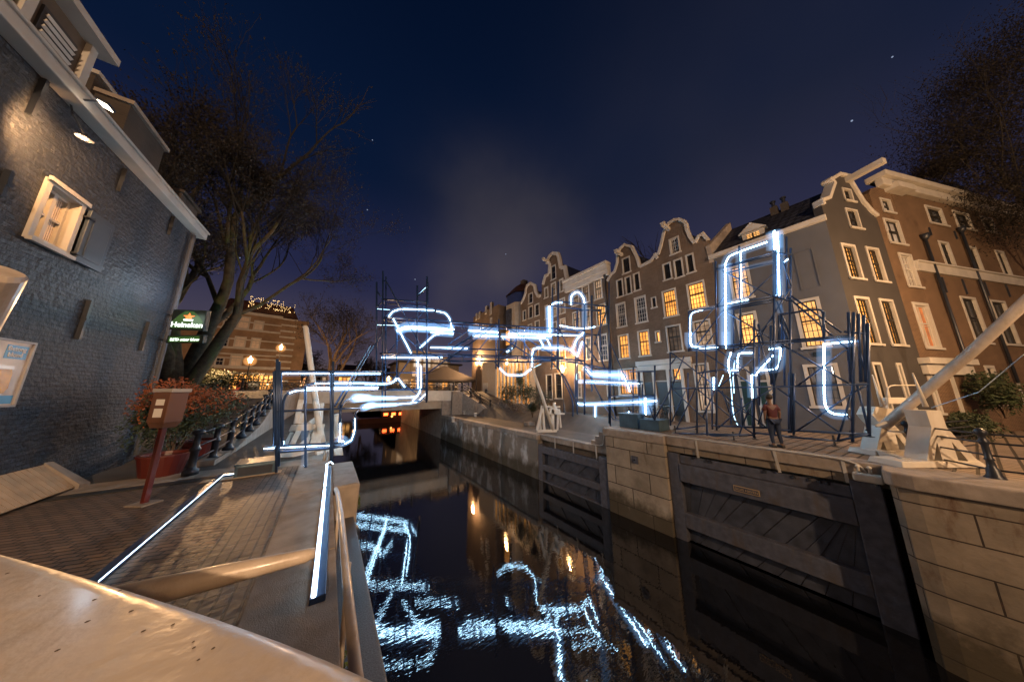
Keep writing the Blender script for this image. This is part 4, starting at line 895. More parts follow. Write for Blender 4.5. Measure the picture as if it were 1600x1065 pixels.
nb = thing('plain_house', 'plain brown house with white-framed windows left of the striped building', 'house', FS.W(-fsW-7.1, 0, 0), FS.ang)
wn = []
for (a, c, e, d) in ((198,495,268,608),(180,675,225,770),(-5,480,45,590)):
    p_, q_ = S(a, c), S(e, d); wn.append((max(p_[0]+fsW+7.1, .1), min(max(q_[0]+fsW+7.1, 1), 6.9), q_[1], p_[1]))
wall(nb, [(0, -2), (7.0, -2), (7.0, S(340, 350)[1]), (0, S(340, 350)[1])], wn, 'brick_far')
for r in wn: win(nb, r, pane='glass_dark', nx=2, nz=2, cb=.2, sash='trim_paint')
b = B(); b.box(0, 7.0, .342, 9, -2, S(340, 350)[1]-.1); b.build('side_wall', 'brick_far', nb, local=True)
b = B(); z_ = S(340, 350)[1]; b.add([(-.1, -.3, z_), (7.05, -.3, z_), (7.05, 9, z_), (-.1, 9, z_), (-.1, 4, z_+3), (7.05, 4, z_+3)], [(0,1,5,4), (3,4,5,2), (0,4,3), (1,2,5), (0,3,2,1)]); b.build('roof', 'roof_tile_red', nb, local=True)

# ================================================================== LIGHT ART SCAFFOLDS
class Plane:
    def __init__(s, G, d):
        s.G = Vector(G); d = Vector(d); d.z = 0; s.N = d.cross(_u).normalized()   # the frames lean slightly towards the water
    def p(s, x, y): return PL(x, y, s.G, s.N)
def mk(t, pts, r, mat, name, n=6, sm=None, curve=False):
    if curve: pts = smooth_path(pts, 4)
    if name == 'neon_tube': r *= .58
    b = B(); b.tube(pts, r, n)
    if name != 'neon_tube' or mat != 'neon': return b.build(name, mat, t, smooth=True)
    nf = len(b.f); b.tube(pts, r*8.5, 10); o = b.build(name, mat, t, smooth=True); o.data.materials.append(MATS['neon_glow'])  # wide outer sleeve is a painted bloom halo, not part of the tube
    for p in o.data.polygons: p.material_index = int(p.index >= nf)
    return o
def scaf(t, mp, plist, kind, r, mat=None, off=(0, 0, 0)):
    off = Vector(off)
    for pts in plist:
        if kind == 'neon_tube':
            mk(t, [mp(*q)+off for q in pts], r, mat or 'neon', 'neon_tube', 6, curve=len(pts) > 2)
        else: mk(t, [mp(*q)+off for q in pts], r, mat or 'steel_blue', kind, 6, curve=len(pts) > 2)
# --- left frame on the near left quay, running out over the water
def d1(x, y): return 420+x/5.325, 540+y/5.325
DLq = (Vector((-.2, 9.1, 0))-C0).dot(_f); DMq = 24.0
def left_map(x, y):
    px, py = d1(x, y)
    t_ = min(1, max(0, (px-520)/(604-520))); inv = (1-t_)/7.1+t_/DMq
    if px <= 520: return PL(px, py, (0, 9.1, 0), Vector((1, .12, 0)).cross(_u).normalized())
    e0 = (PL(520, py, (0, 9.1, 0), Vector((1, .12, 0)).cross(_u).normalized())-C0).dot(_f)
    return DP(px, py, 1/((1-t_)/e0+t_/DMq))
LF = thing('light_sculpture', 'low steel pipe frame with curved neon tubes standing at the left quay edge', 'light sculpture', (-.3, 9.1, 0))
T_ = .031
scaf(LF, left_map, [[(62,1060),(70,110)], [(84,1000),(86,130)], [(102,760),(100,225)], [(45,830),(45,212)], [(528,1000),(536,130)], [(515,1000),(517,215)], [(306,1010),(303,345)]], 'post', T_)
scaf(LF, left_map, [[(45,212),(535,212)], [(535,212),(930,214)], [(60,545),(535,525)], [(535,525),(770,520)], [(75,832),(535,812)], [(535,812),(612,806)], [(75,885),(535,850)], [(535,850),(620,830)], [(112,822),(118,470),(140,415),(165,390)], [(300,360),(303,330),(340,318),(385,312)]], 'crossbar', T_)
scaf(LF, left_map, [[(870,0),(700,290),(578,515)], [(845,0),(690,260),(550,500)]], 'diagonal_brace', .03)
scaf(LF, left_map, [[(100,232),(535,232)], [(535,232),(930,234)], [(-40,855),(45,850)], [(75,848),(535,826)], [(300,640),(298,1005)], [(120,825),(122,790)], [(155,400),(220,375),(300,368),(535,362)], [(535,362),(905,357)], [(316,350),(535,347)], [(535,347),(910,345)], [(380,314),(535,311)], [(535,311),(800,310),(950,320),(1015,315),(1065,285)], [(590,785),(594,640)], [(716,600),(716,700),(690,785),(632,815)], [(518,300),(518,230)]], 'neon_tube', .017)
scaf(LF, left_map, [[(592,640),(594,560),(602,500),(640,460),(690,432)], [(716,605),(722,560),(745,535),(775,517)]], 'crossbar', .04)
scaf(LF, left_map, [[(700,438),(840,436),(1065,436)], [(780,516),(860,495),(1065,488)], [(720,430),(835,430)], [(820,496),(880,490)], [(585,790),(620,795)]], 'neon_tube', .036)
# --- bridge truss over the canal
MG0, MG1 = Vector((3.6, 28.0, 0)), Vector((18.6, 15.2, 0))
PM = Plane(MG0, MG1-MG0); back = Vector((.35, .9, 0))
def m2(x, y): return PM.p(570+x/4.631, 420+y/4.631)
def m3(x, y): return PM.p(700+x/5.917, 440+y/5.917)
def m4(x, y): return PM.p(840+x/4.436, 440+y/4.436)
MT = thing('light_sculpture', 'long steel scaffold truss with curved neon tubes spanning high over the canal', 'light sculpture', (3, 21.8, 0))
S_ = .082; NN = .072
scaf(MT, m2, [[(126,1010),(132,15)], [(445,965),(450,55)], [(84,835),(86,95)], [(378,640),(380,120)], [(232,790),(231,450)], [(150,800),(152,345)]], 'post', S_)
scaf(MT, m3, [[(468,795),(470,345)], [(1013,800),(1020,0)]], 'post', S_)
scaf(MT, m4, [[(325,990),(325,150)], [(375,760),(376,95)]], 'post', S_)
scaf(MT, m4, [[(143,600),(143,0)], [(265,800),(263,520)], [(245,960),(245,820),(140,590)], [(280,980),(270,830),(190,660),(100,560)]], 'post', S_*.8)
scaf(MT, m2, [[(130,220),(448,240)], [(140,350),(741,388)], [(110,612),(741,622)], [(148,732),(130,732)], [(30,740),(130,735)], [(20,880),(440,868)], [(590,664),(741,668)]], 'crossbar', S_)
scaf(MT, m3, [[(0,370),(470,400),(1065,437)], [(0,672),(1065,700)], [(0,735),(400,732),(700,745),(1000,728)], [(180,620),(590,632),(625,590),(633,520)]], 'crossbar', S_)
scaf(MT, m4, [[(0,318),(330,340)], [(0,523),(330,548)], [(130,135),(490,173)], [(330,570),(500,610),(840,622)], [(285,200),(440,195)]], 'crossbar', S_*.9)
scaf(MT, m3, [[(x_, y_), (x_, y_+58)] for x_, y_ in ((130,378),(150,378),(290,388),(312,388),(632,410),(652,410),(760,418),(872,425),(140,676),(310,680),(640,686),(745,690),(860,694))], 'strut', .045)
scaf(MT, m2, [[(130,85),(160,90),(430,610)], [(85,155),(130,220)], [(385,195),(462,125)], [(0,665),(135,450)], [(460,368),(700,472)], [(450,755),(741,548)], [(470,610),(585,662)], [(85,283),(130,230)], [(235,785),(330,650)], [(435,915),(400,955),(330,960)]], 'diagonal_brace', S_*.8)
scaf(MT, m3, [[(440,400),(0,722)], [(400,400),(60,610)], [(510,402),(1005,692)], [(490,510),(755,680)], [(430,740),(475,798)], [(1030,440),(1065,510)], [(210,500),(0,640)]], 'diagonal_brace', S_*.8)
scaf(MT, m4, [[(490,173),(390,440)], [(150,330),(230,500)], [(320,420),(420,560)], [(400,420),(470,610)], [(270,520),(330,590),(460,850)]], 'diagonal_brace', S_*.7)
for off_, rr_ in (((.45, 1.2, 0), S_*.85),):
    scaf(MT, m2, [[(126,1010),(132,15)], [(445,965),(450,55)]], 'post', rr_, off=off_)
    scaf(MT, m3, [[(468,795),(470,345)], [(1013,800),(1020,0)], [(745,700),(748,415)]], 'post', rr_, off=off_)
    scaf(MT, m4, [[(325,990),(325,150)], [(495,620),(495,160)]], 'post', rr_, off=off_)
    scaf(MT, m2, [[(130,220),(448,240)], [(110,612),(741,622)], [(140,350),(741,388)], [(20,740),(448,745)]], 'crossbar', rr_, off=off_)
    scaf(MT, m3, [[(0,370),(1065,437)], [(0,672),(1065,700)]], 'crossbar', rr_, off=off_)
    scaf(MT, m4, [[(0,523),(330,548),(500,610)], [(130,135),(490,173)], [(0,318),(490,350)]], 'crossbar', rr_, off=off_)
    scaf(MT, m3, [[(240,395),(0,560)], [(470,400),(250,672)], [(760,420),(480,690)], [(640,410),(860,690)], [(1020,440),(800,690)]], 'diagonal_brace', rr_*.8, off=off_)
    scaf(MT, m2, [[(450,240),(130,610)], [(130,350),(445,612)], [(130,740),(445,960)]], 'diagonal_brace', rr_*.8, off=off_)
for a_ in ((126,350), (126,610), (448,370), (448,620), (126,220), (448,240), (130,740), (445,960)):
    g = m2(*a_); b = B(); b.tube([g, g+Vector((.45, 1.2, 0))], S_*.8, 6); b.build('transom', 'steel_blue', MT, smooth=True)
for a_ in ((470,400), (468,680), (1018,437), (1014,700), (745,420), (745,690)):
    g = m3(*a_); b = B(); b.tube([g, g+Vector((.45, 1.2, 0))], S_*.8, 6); b.build('transom', 'steel_blue', MT, smooth=True)
scaf(MT, m2, [[(170,348),(205,305),(270,288),(500,300)], [(520,305),(585,320),(615,360),(630,430)], [(205,360),(335,610)], [(400,570),(500,478),(560,465),(640,468)], [(120,640),(560,642)], [(475,568),(741,576)], [(382,640),(385,870)], [(405,700),(406,850),(395,900),(345,955)], [(0,832),(150,832),(210,815),(235,780)], [(0,940),(380,925)], [(0,990),(200,982),(380,965),(440,905)], [(240,790),(290,855)]], 'neon_tube', NN*.62)
scaf(MT, m2, [[(85,600),(85,720)], [(90,405),(250,408)], [(85,288),(180,296)], [(375,320),(378,420)], [(385,190),(440,135)]], 'neon_tube', NN*.45, 'neon_soft')
scaf(MT, m2, [[(232,445),(300,415),(645,438)]], 'neon_tube', NN*1.35)
scaf(MT, m2, [[(235,452),(300,430),(640,446)], [(480,458),(640,470)]], 'neon_tube', NN)
scaf(MT, m3, [[(190,450),(470,470)], [(560,480),(960,492)]], 'neon_tube', NN*1.3)
scaf(MT, m3, [[(230,500),(470,505)], [(490,508),(900,520)], [(940,225),(945,465)], [(865,608),(1040,612),(1065,618)]], 'neon_tube', NN)
scaf(MT, m3, [[(0,612),(200,616)], [(475,795),(540,862),(690,866),(768,805)], [(540,650),(600,612)], [(960,212),(1000,192),(1065,190)], [(780,690),(775,790)], [(775,680),(790,620),(850,605)], [(850,535),(880,590)], [(915,530),(945,590)]], 'neon_tube', NN*.6)
scaf(MT, m3, [[(500,510),(755,680)], [(780,800),(860,760)]], 'neon_tube', NN*.3, 'neon_soft')
scaf(MT, m4, [[(232,160),(232,100),(262,74),(292,76),(318,112),(325,150),(325,318)], [(320,350),(270,400),(243,470)], [(310,415),(273,520)], [(0,458),(190,460),(235,472),(262,505)]], 'neon_tube', NN*.75)
scaf(MT, m4, [[(155,303),(240,320),(325,326),(400,312)], [(80,170),(86,350)], [(100,368),(310,372)]], 'neon_tube', NN*.45)
scaf(MT, m4, [[(0,372),(95,375)], [(320,590),(375,645)], [(78,175),(84,350)]], 'neon_tube', NN)
# --- low frame at the right end, on the quay
PR = Plane((18.5, 14.9, 0), Vector((14.4, 8.0, 0))-Vector((18.5, 14.9, 0)))
def d4(x, y): return PR.p(840+x/4.436, 440+y/4.436)
RF = thing('light_sculpture', 'low steel pipe frame with straight neon tubes beside the blue boxes on the right quay', 'light sculpture', (14.6, 9, 0))
scaf(RF, d4, [[(503,995),(503,430)], [(495,980),(495,0)], [(661,1035),(663,590)], [(733,1015),(726,710)], [(812,960),(812,580)], [(703,860),(702,615)]], 'post', .045)
scaf(RF, d4, [[(503,792),(812,790)], [(530,960),(680,962)], [(640,622),(815,620)], [(505,560),(505,1000),(530,960)][:2], [(272,690),(725,692)]], 'crossbar', .045)
scaf(RF, d4, [[(505,425),(655,775)], [(455,850),(530,962)], [(770,855),(805,950)], [(805,960),(925,742)], [(545,950),(505,850)]], 'diagonal_brace', .035)
scaf(RF, d4, [[(375,645),(600,650)], [(600,650),(640,760)], [(280,690),(705,705)], [(268,640),(268,830),(290,850),(400,848)], [(400,848),(720,832),(822,825)], [(400,850),(400,935)], [(700,835),(720,833)], [(733,960),(733,1020)], [(632,900),(635,985),(655,995)], [(750,805),(752,920)]], 'neon_tube', .045)
scaf(RF, d4, [[(380,640),(600,648)], [(748,810),(750,915)]], 'neon_tube', .07)
for (u0, u1, v0, v1, h_, lab) in ((13.9, 14.7, 7.9, 9.0, .72, 'taller blue steel ballast box at the foot of the low neon frame'), (13.8, 14.9, 6.75, 7.75, .5, 'lower blue steel ballast box beside the lattice tower')):
    t = thing('ballast_box', lab, 'box', (u0, v0, 0), group='blue ballast boxes on the right quay'); b = B(); b.box(u0, u1, v0, v1, 0, h_); b.build('box_body', 'box_blue', t, bevel=.02)
    b = B(); b.box(u0-.03, u1+.03, v0-.03, v1+.03, h_+.002, h_+.05); b.build('lid', 'box_blue', t, bevel=.01)
# --- the lattice tower on the right quay
PT = Plane((13.95, 5, 0), (0, 1, 0)); PTB = Plane((15.7, 5, 0), (0, 1, 0))
def q5(x, y): return 1040+x/5.325, 350+y/5.325
def q6(x, y): return 1040+x/5.325, 520+y/5.325
def q7(x, y): return 1200+x/4.094, 460+y/4.094
def on(pl, f_): return lambda x, y: pl.p(*f_(x, y))
t5, t6, t7 = on(PT, q5), on(PT, q6), on(PT, q7); u5, u6, u7 = on(PTB, q5), on(PTB, q6), on(PTB, q7)
TW = thing('light_sculpture', 'tall blue steel lattice tower with bright vertical neon tubes on the right quay', 'light sculpture', (14.8, 3.2, 0))
R_ = .037
scaf(TW, t6, [[(905,850),(905,-580)], [(735,870),(737,-110)], [(262,830),(258,130)], [(425,810),(423,130)], [(40,770),(38,160)], [(330,600),(333,100)], [(880,430),(875,-60)], [(345,850),(338,620)], [(640,760),(632,540)]], 'post', R_)
scaf(TW, t5, [[(425,1060),(415,310)], [(630,1060),(612,180)], [(192,1060),(192,730)], [(900,600),(900,215)], [(918,590),(918,215)], [(815,1000),(770,830)][:1]+[(770,830)]], 'post', R_)
scaf(TW, u5, [[(965,1060),(965,85)], [(1012,640),(1005,105)], [(1045,950),(1040,200)], [(565,1060),(565,710)], [(625,1060),(622,710)], [(990,960),(985,840)]], 'post', R_)
scaf(TW, u6, [[(188,560),(186,330)], [(388,800),(386,370)], [(780,600),(778,50)], [(1040,830),(1040,100)], [(545,760),(541,560)], [(725,780),(722,570)], [(990,450),(987,-80)], [(1025,830),(1030,330)]], 'post', R_)
scaf(TW, t7, [[(530,560),(515,112)], [(541,945),(548,112)], [(596,560),(578,122)], [(625,560),(611,130)], [(648,910),(638,182)], [(165,890),(165,505)], [(40,880),(40,20)], [(150,880),(140,20)], [(358,300),(355,110)]], 'post', R_*1.05)
scaf(TW, t5, [[(415,375),(900,240)], [(415,385),(900,252)], [(500,408),(900,315)], [(410,692),(890,600)], [(500,700),(890,625)], [(500,715),(890,645)], [(190,730),(410,690)], [(200,1035),(1065,962)], [(200,1050),(1065,985)], [(890,600),(1045,640)], [(890,240),(1045,250)], [(190,725),(415,695)]], 'crossbar', R_)
scaf(TW, t6, [[(40,462),(1065,445)], [(90,835),(735,848)], [(90,800),(330,770)], [(340,620),(345,830),(380,855),(600,850)], [(260,335),(500,300)], [(735,830),(1065,862)], [(380,770),(900,790)], [(610,855),(740,845)]], 'crossbar', R_)
scaf(TW, t7, [[(50,300),(520,262)], [(60,312),(520,275)], [(40,590),(650,572)], [(0,862),(650,892)], [(110,908),(440,935)], [(440,935),(650,890)], [(75,130),(290,95),(345,100),(356,135)], [(485,238),(650,252)], [(70,300),(72,130)]], 'crossbar', R_)
scaf(TW, t5, [[(470,385),(895,605)], [(890,418),(690,605)], [(400,700),(200,950)], [(480,715),(260,1010)], [(480,715),(1065,1062)], [(1045,525),(780,935)], [(975,300),(1045,520)], [(925,640),(1040,940)], [(640,1050),(900,780)], [(430,680),(490,600)], [(340,1000),(410,905)]], 'diagonal_brace', R_*.75)
scaf(TW, t6, [[(40,160),(430,452)], [(50,462),(330,720)], [(155,190),(50,450)], [(330,295),(90,800)], [(165,480),(50,740)], [(425,130),(720,345)], [(440,452),(735,210)], [(270,470),(620,765)], [(425,470),(660,640),(830,780)], [(900,455),(640,615),(440,790)], [(770,20),(890,420)], [(980,140),(900,430)], [(260,130),(425,230),(730,440)], [(720,560),(610,850)], [(620,765),(735,840)], [(90,200),(40,260)], [(800,640),(900,500)], [(470,480),(530,660)], [(410,480),(310,700)], [(820,600),(770,760)], [(830,640),(905,790)], [(440,470),(540,600),(700,680)]], 'diagonal_brace', R_*.75)
scaf(TW, t7, [[(60,302),(515,568)], [(130,20),(512,350)], [(150,10),(470,242)], [(500,352),(190,582)], [(60,598),(455,880)], [(190,868),(525,640)], [(525,640),(640,575)], [(550,580),(445,935)], [(570,575),(652,900)], [(500,770),(545,815)], [(580,330),(640,560)], [(510,345),(530,560)], [(75,130),(140,330)]], 'diagonal_brace', R_*.8)
scaf(TW, t5, [[(905,55),(910,215)], [(930,68),(938,240)], [(938,240),(945,595)], [(845,150),(600,235),(530,268),(496,325),(500,1010)], [(625,235),(628,620)], [(500,668),(690,628)]], 'neon_tube', .036)
scaf(TW, t5, [[(918,420),(920,590)], [(612,195),(612,235)], [(410,690),(230,732),(205,765),(205,980),(225,1022),(435,1025)], [(900,312),(505,405)], [(930,640),(960,740)], [(980,320),(1020,290)], [(345,1025),(430,1022)]], 'neon_tube', .020)
scaf(TW, t5, [[(497,330),(500,1005)], [(904,60),(908,210)], [(205,900),(205,985),(225,1022)]], 'neon_tube', .05)
scaf(TW, t6, [[(500,-10),(503,130)], [(545,160),(520,240),(530,330)], [(600,210),(608,175),(640,165),(720,165)], [(860,135),(955,125)], [(955,125),(955,240),(925,300),(800,312)], [(800,285),(795,315)], [(905,175),(760,335)], [(715,350),(722,540)], [(400,370),(400,470)], [(600,220),(600,290)], [(520,310),(610,310)], [(760,350),(720,350)], [(225,125),(340,128),(430,118)]], 'neon_tube', .033)
scaf(TW, u6, [[(530,310),(545,440),(555,600),(570,700),(600,765)], [(575,230),(560,350),(570,500)], [(480,350),(440,450)]], 'neon_tube', .024, 'neon_soft')
scaf(TW, t7, [[(358,325),(360,690),(385,745),(430,766),(505,768)], [(352,318),(560,298)]], 'neon_tube', .037)
scaf(TW, t7, [[(180,300),(515,270)], [(75,340),(70,450),(40,480),(0,480)]], 'neon_tube', .02, 'neon_soft')
for f_, lst in ((t6, ((85,855),(262,832),(425,808),(572,908),(745,878))), (t7, ((430,968),(541,942),(165,900),(650,905)))):
    for q in lst:
        g = f_(*q); b = B(); b.lathe((g.x, g.y, max(.0, g.z-.02)), [(.10, 0), (.10, .015), (.03, .03), (.025, .16), (.06, .18), (.06, .21), (.03, .23), (.03, .36)], 8); b.build('base_jack', 'black_iron', TW)
# cool spill light of the sculpture itself comes from its tubes

# --- glowing strips lying on the left paving
def strip(label, pts, wd, cat='light strip', h=.06):
    t = thing('light_strip', label, cat, pts[0]); pts = [Vector(p) for p in pts]
    for p, q in zip(pts, pts[1:]):
        d = (q-p).normalized(); s_ = d.cross(Vector((0, 0, 1))); p2, q2 = p, q
        b = B(); b.bar(p2+Vector((0,0,h/2)), q2+Vector((0,0,h/2)), wd, h); b.build('channel', 'steel_blue', t)
        for sg_ in (-1, 1): b = B(); b.tube([p2+s_*sg_*wd*.5+Vector((0,0,h*.8)), q2+s_*sg_*wd*.5+Vector((0,0,h*.8))], wd*.09, 6); b.build('led_tube', 'strip_led', t)
    return t
strip('thin double glowing strip running diagonally across the brick paving to the dark box', [Z(140, 919, .01), Z(345, 745, .02), Z(372, 742, .02)], .085)
t = thing('light_strip', 'glowing neon strip lying along the granite kerb of the left quay', 'light strip', (.1, 5, .03))
p_, q_ = Z(496, 938, .04), Z(513, 730, .04)
b = B(); b.bar(p_, q_, .13, .07); b.build('channel', 'steel_blue', t, bevel=.01)
for a_, c_ in ((0, .62), (.66, 1.0)): 
    b = B(); b.tube([p_+(q_-p_)*a_+Vector((-.035, 0, .055)), p_+(q_-p_)*c_+Vector((-.035, 0, .055))], .022, 8); b.build('led_tube', 'strip_led', t, smooth=True)
b = B(); b.tube([q_+Vector((-.05, 0, .05)), q_+Vector((-.05, .12, .06)), q_+Vector((.04, .18, .1)), q_+Vector((.1, .1, .05))], .015, 6); b.build('led_tube', 'strip_led', t, smooth=True)

# ================================================================== PROPS
# dark box with grating at the left frame
t = thing('ballast_box', 'dark steel box on the checker plate left of the neon frame', 'box', (-1.25, 9.3, 0), rad(4))
b = B(); b.box(-.36, .36, -.25, .45, 0, .26); b.build('box_body', 'box_blue', t, local=True, bevel=.015); b = B(); b.box(-.38, .38, -.27, .47, .262, .30); b.build('lid', 'box_blue', t, local=True, bevel=.01)
b = B(); b.box(-.30, .30, -.262, -.252, .04, .22); b.build('panel', 'black_iron', t, local=True)
tag(B().box(-2.1, -.75, 8.95, 9.2, 0.013, .022).build('checker_plate', 'hatch_wood'), 'thin metal checker plate lying under the dark steel box', 'metal plate')
tag(B().box(-4.2, -2.2, 9.2, 9.5, 0.004, .016).build('drain_grate', 'grate'), 'dark drain grate set in the paving beside the red post', 'grate')
# red information post
Pb = Z(225, 787); ang = rad(-38)
t = thing('ticket_post', 'dark red steel post carrying a boxy control cabinet with two paper notices', 'post', Pb, ang)
b = B(); b.box(-.038, .038, -.038, .038, 0.02, 1.35); b.build('post', 'post_red', t, local=True, bevel=.012)
b = B(); b.box(-.17, .17, -.14, .14, 0, .022); b.build('foot_plate', 'granite', t, local=True)
b = B(); b.hexa([(-.13,-.10,1.32),(.13,-.10,1.32),(.13,.10,1.32),(-.13,.10,1.32),(-.17,-.13,1.42),(.17,-.13,1.42),(.17,.13,1.42),(-.17,.13,1.42)]); b.box(-.175, .175, -.135, .135, 1.421, 1.98); b.build('cabinet', 'post_brown', t, local=True, bevel=.01)
b = B(); b.box(-.18, -.1755, -.13, .13, 1.43, 1.97); b.build('side_panel', 'post_red', t, local=True)
b = B(); b.box(-.19, .21, -.15, .15, 1.982, 2.05); b.build('cap', 'grey_cap', t, local=True, bevel=.01)
b = B(); b.box(-.075, .095, -.139, -.136, 1.74, 1.85); b.build('notice', 'paper', t, local=True); b = B(); b.box(-.075, .095, -.139, -.136, 1.52, 1.68); b.build('notice', 'paper', t, local=True)
b = B(); b.box(-.184, -.181, -.06, .05, 1.62, 1.74); b.build('notice', 'poster_pale', t, local=True)
# hanging illuminated sign
sx0, sy0 = FL.at(268, 516)
D_s = 7.8
a0, a1, a2, a3 = DP(264, 515, D_s), DP(317, 517, D_s+.1), DP(323, 485, D_s+.1), DP(271, 483, D_s)
def signbox(t, a0, a1, a2, a3, th, name='sign_box', mat='sign_black'):
    n_ = (a1-a0).cross(a3-a0).normalized(); b = B(); b.hexa([a0, a1, a1-n_*th, a0-n_*th, a3, a2, a2-n_*th, a3-n_*th]); b.build(name, mat, t, bevel=.01); return n_
sg_ = thing('pub_sign', 'black illuminated sign with red star above a green name strip on the inn corner', 'sign', a0)
n_ = signbox(sg_, a0, a1, a2, a3, .14)
def q_on(a0, a1, a2, a3, u, v): return a0*(1-u)*(1-v)+a1*u*(1-v)+a2*u*v+a3*(1-u)*v
Q = lambda u, v: q_on(a0, a1, a2, a3, u, v)+n_*.004
b = B(); b.add([Q(.04,.10), Q(.93,.10), Q(.95,.45), Q(.80,.72), Q(.62,.93), Q(.38,.93), Q(.2,.72), Q(.05,.45)], [tuple(range(8))]); b.build('glow_panel', 'sign_green', sg_)
exx = (a1-a0); eyy = (a3-a0); 
text('Heineken', .225, 'sign_white', sg_, frame3(Q(.5, .16)+n_*.004, exx, eyy), align='CENTER')
c_ = Q(.52, .66)+n_*.006; ex = exx.normalized(); ey = eyy.normalized(); b = B(); pts = []
for i in range(10): r_ = .125 if i % 2 == 0 else .052; a_ = math.pi/2+i*math.pi/5; pts.append(c_+ex*r_*math.cos(a_)*1.35+ey*r_*math.sin(a_))
b.add(pts+[c_+n_*.01], [(i, (i+1) % 10, 10) for i in range(10)]); b.build('star', 'sign_red', sg_)
b = B(); 
for k_ in (-1, 1): b.add([c_+ex*(.065*k_-.06)+ey*-.125+n_*.004, c_+ex*(.065*k_+.06)+ey*-.125+n_*.004, c_+ex*(.065*k_+.075)+ey*-.075+n_*.004, c_+ex*(.065*k_-.075)+ey*-.075+n_*.004], [(0,1,2,3)])
b.build('emblem', 'sign_white', sg_)
c0_, c1_, c2_, c3_ = DP(259, 536, D_s), DP(316, 536, D_s+.1), DP(318, 523, D_s+.1), DP(262, 524, D_s)
n2_ = signbox(sg_, c0_, c1_, c2_, c3_, .12, 'name_strip')
Q2 = lambda u, v: q_on(c0_, c1_, c2_, c3_, u, v)+n2_*.004
b = B(); b.add([Q2(.05,.15), Q2(.9,.15), Q2(.9,.85), Q2(.05,.85)], [(0,1,2,3)]); b.build('glow_panel', 'sign_green', sg_)
text("BE'D otter blow", .12, 'sign_white', sg_, frame3(Q2(.5, .3)+n2_*.004, c1_-c0_, c3_-c0_), align='CENTER')
b = B(); b.bar(a0+Vector((0,0,.5)), FL.W(-.05, 0, a0.z+.55), .05, .05); b.bar(c0_+Vector((0,0,.1)), FL.W(-.05, 0, c0_.z+.15), .05, .05); b.build('bracket', 'black_iron', sg_)
wl_ = FL.W(-1.15, -.8, 4.9); point(wl_, COOL, 42, .12)  # assumed light without a fixture, for the cool glow on the wall
point(Q(.5, .5)+n_*.35, (.75, 1, .8), 5, .2)
# poster board at the left edge
t = thing('poster_board', 'framed drink poster with blue banners and an amber jar on the dark wall', 'poster', FL.W(-8, 0, 1.6), FL.ang)
pz0, pz1 = FL.at(18, 632, -.06), FL.at(50, 538, -.06); px_ = (pz0[0]+pz1[0])/2; L0 = px_-1.25+8.0; L1 = px_+8.0; H0, H1 = pz0[1]-1.6, pz1[1]-1.6
b = B(); b.box(L0, L1, -.06, -.004, H0, H1); b.build('board', 'poster_pale', t, local=True)
b = B(); s = .035
b.box(L0-s, L0, -.09, -.002, H0-s, H1+s); b.box(L1, L1+s, -.09, -.002, H0-s, H1+s); b.box(L0, L1, -.09, -.002, H0-s, H0); b.box(L0, L1, -.09, -.002, H1, H1+s); b.build('frame', 'grey_cap', t, local=True)
hh = H1-H0
b = B(); b.box(L1-.40, L1-.04, -.064, -.061, H1-.27*hh, H1-.05*hh); b.build('banner', 'poster_blue', t, local=True); b = B(); b.box(L0+.02, L1-.02, -.064, -.061, H0+.02, H0+.15*hh); b.build('banner', 'poster_blue', t, local=True)
text('Betong\n blond', .105, 'paper', t, Matrix.Translation(Vector(t.location)) @ Matrix.Rotation(FL.ang, 4, 'Z') @ Matrix.Translation(Vector((L1-.385, -.068, H1-.14*hh))) @ Matrix.Rotation(math.pi/2, 4, 'X'))
jx = L1-.36
b = B(); b.prism([(jx-.15, H0+.18*hh), (jx+.15, H0+.18*hh), (jx+.20, H0+.27*hh), (jx+.19, H0+.5*hh), (jx+.16, H0+.56*hh), (jx-.16, H0+.56*hh), (jx-.19, H0+.5*hh), (jx-.20, H0+.27*hh)], 'y', -.068, -.061); b.build('jar_print', 'amber', t, local=True)
b = B(); b.prism([(jx-.18, H0+.565*hh), (jx+.18, H0+.565*hh), (jx+.18, H0+.62*hh), (jx-.18, H0+.62*hh)], 'y', -.07, -.061); b.build('jar_lid', 'silver', t, local=True)
# pale curved post end at the left frame edge
t = thing('sluice_beam', 'big pale rounded beam end leaning in at the left edge in front of the dark wall', 'beam', DP(-60, 600, 2.4))
b = B(); b.tube([DP(-110, 590, 1.55), DP(-17, 424, 1.5), DP(-15, 420, 1.5)], [.118, .112, .10], 28); b.build('beam_body', 'beam_paint', t)

# foreground balance beam and handle pole
e0, e1, e2 = Z(-120, 818, 1.42), Z(300, 926, 1.42), Z(700, 1085, 1.42)
t = thing('balance_beam', 'huge pale painted balance beam with scratches across the lower left foreground', 'beam', e1-Vector((0, 0, 1.4)))
def section(p, d, wd, hh):
    s_ = d.cross(Vector((0, 0, 1))).normalized()   # towards the camera side
    out = []; r = .07
    for (cx, cz, a0_) in ((r, -r, 90), (wd-r, -r, 0), (wd-r, -hh+r, -90), (r, -hh+r, -180)):
        for k_ in range(6):
            a_ = rad(a0_+90-18*k_) if False else rad(a0_+90-18*k_)
            out.append(p+s_*(cx+r*math.cos(a_))+Vector((0, 0, cz+r*math.sin(a_))))
    return out
stn = []; K = 24
for i in range(K+1):
    t_ = i/K; p = (e0*(1-t_)**2+(e1*2-(e0+e2)*.5)*2*t_*(1-t_)+e2*t_*t_); stn.append(p)
b = B(); n_s = None
for i, p in enumerate(stn):
    d = (stn[min(i+1, K)]-stn[max(i-1, 0)]).normalized(); s_ = section(p+Vector((0, 0, .0)), d, .95, .34); n_s = len(s_); b.v += s_
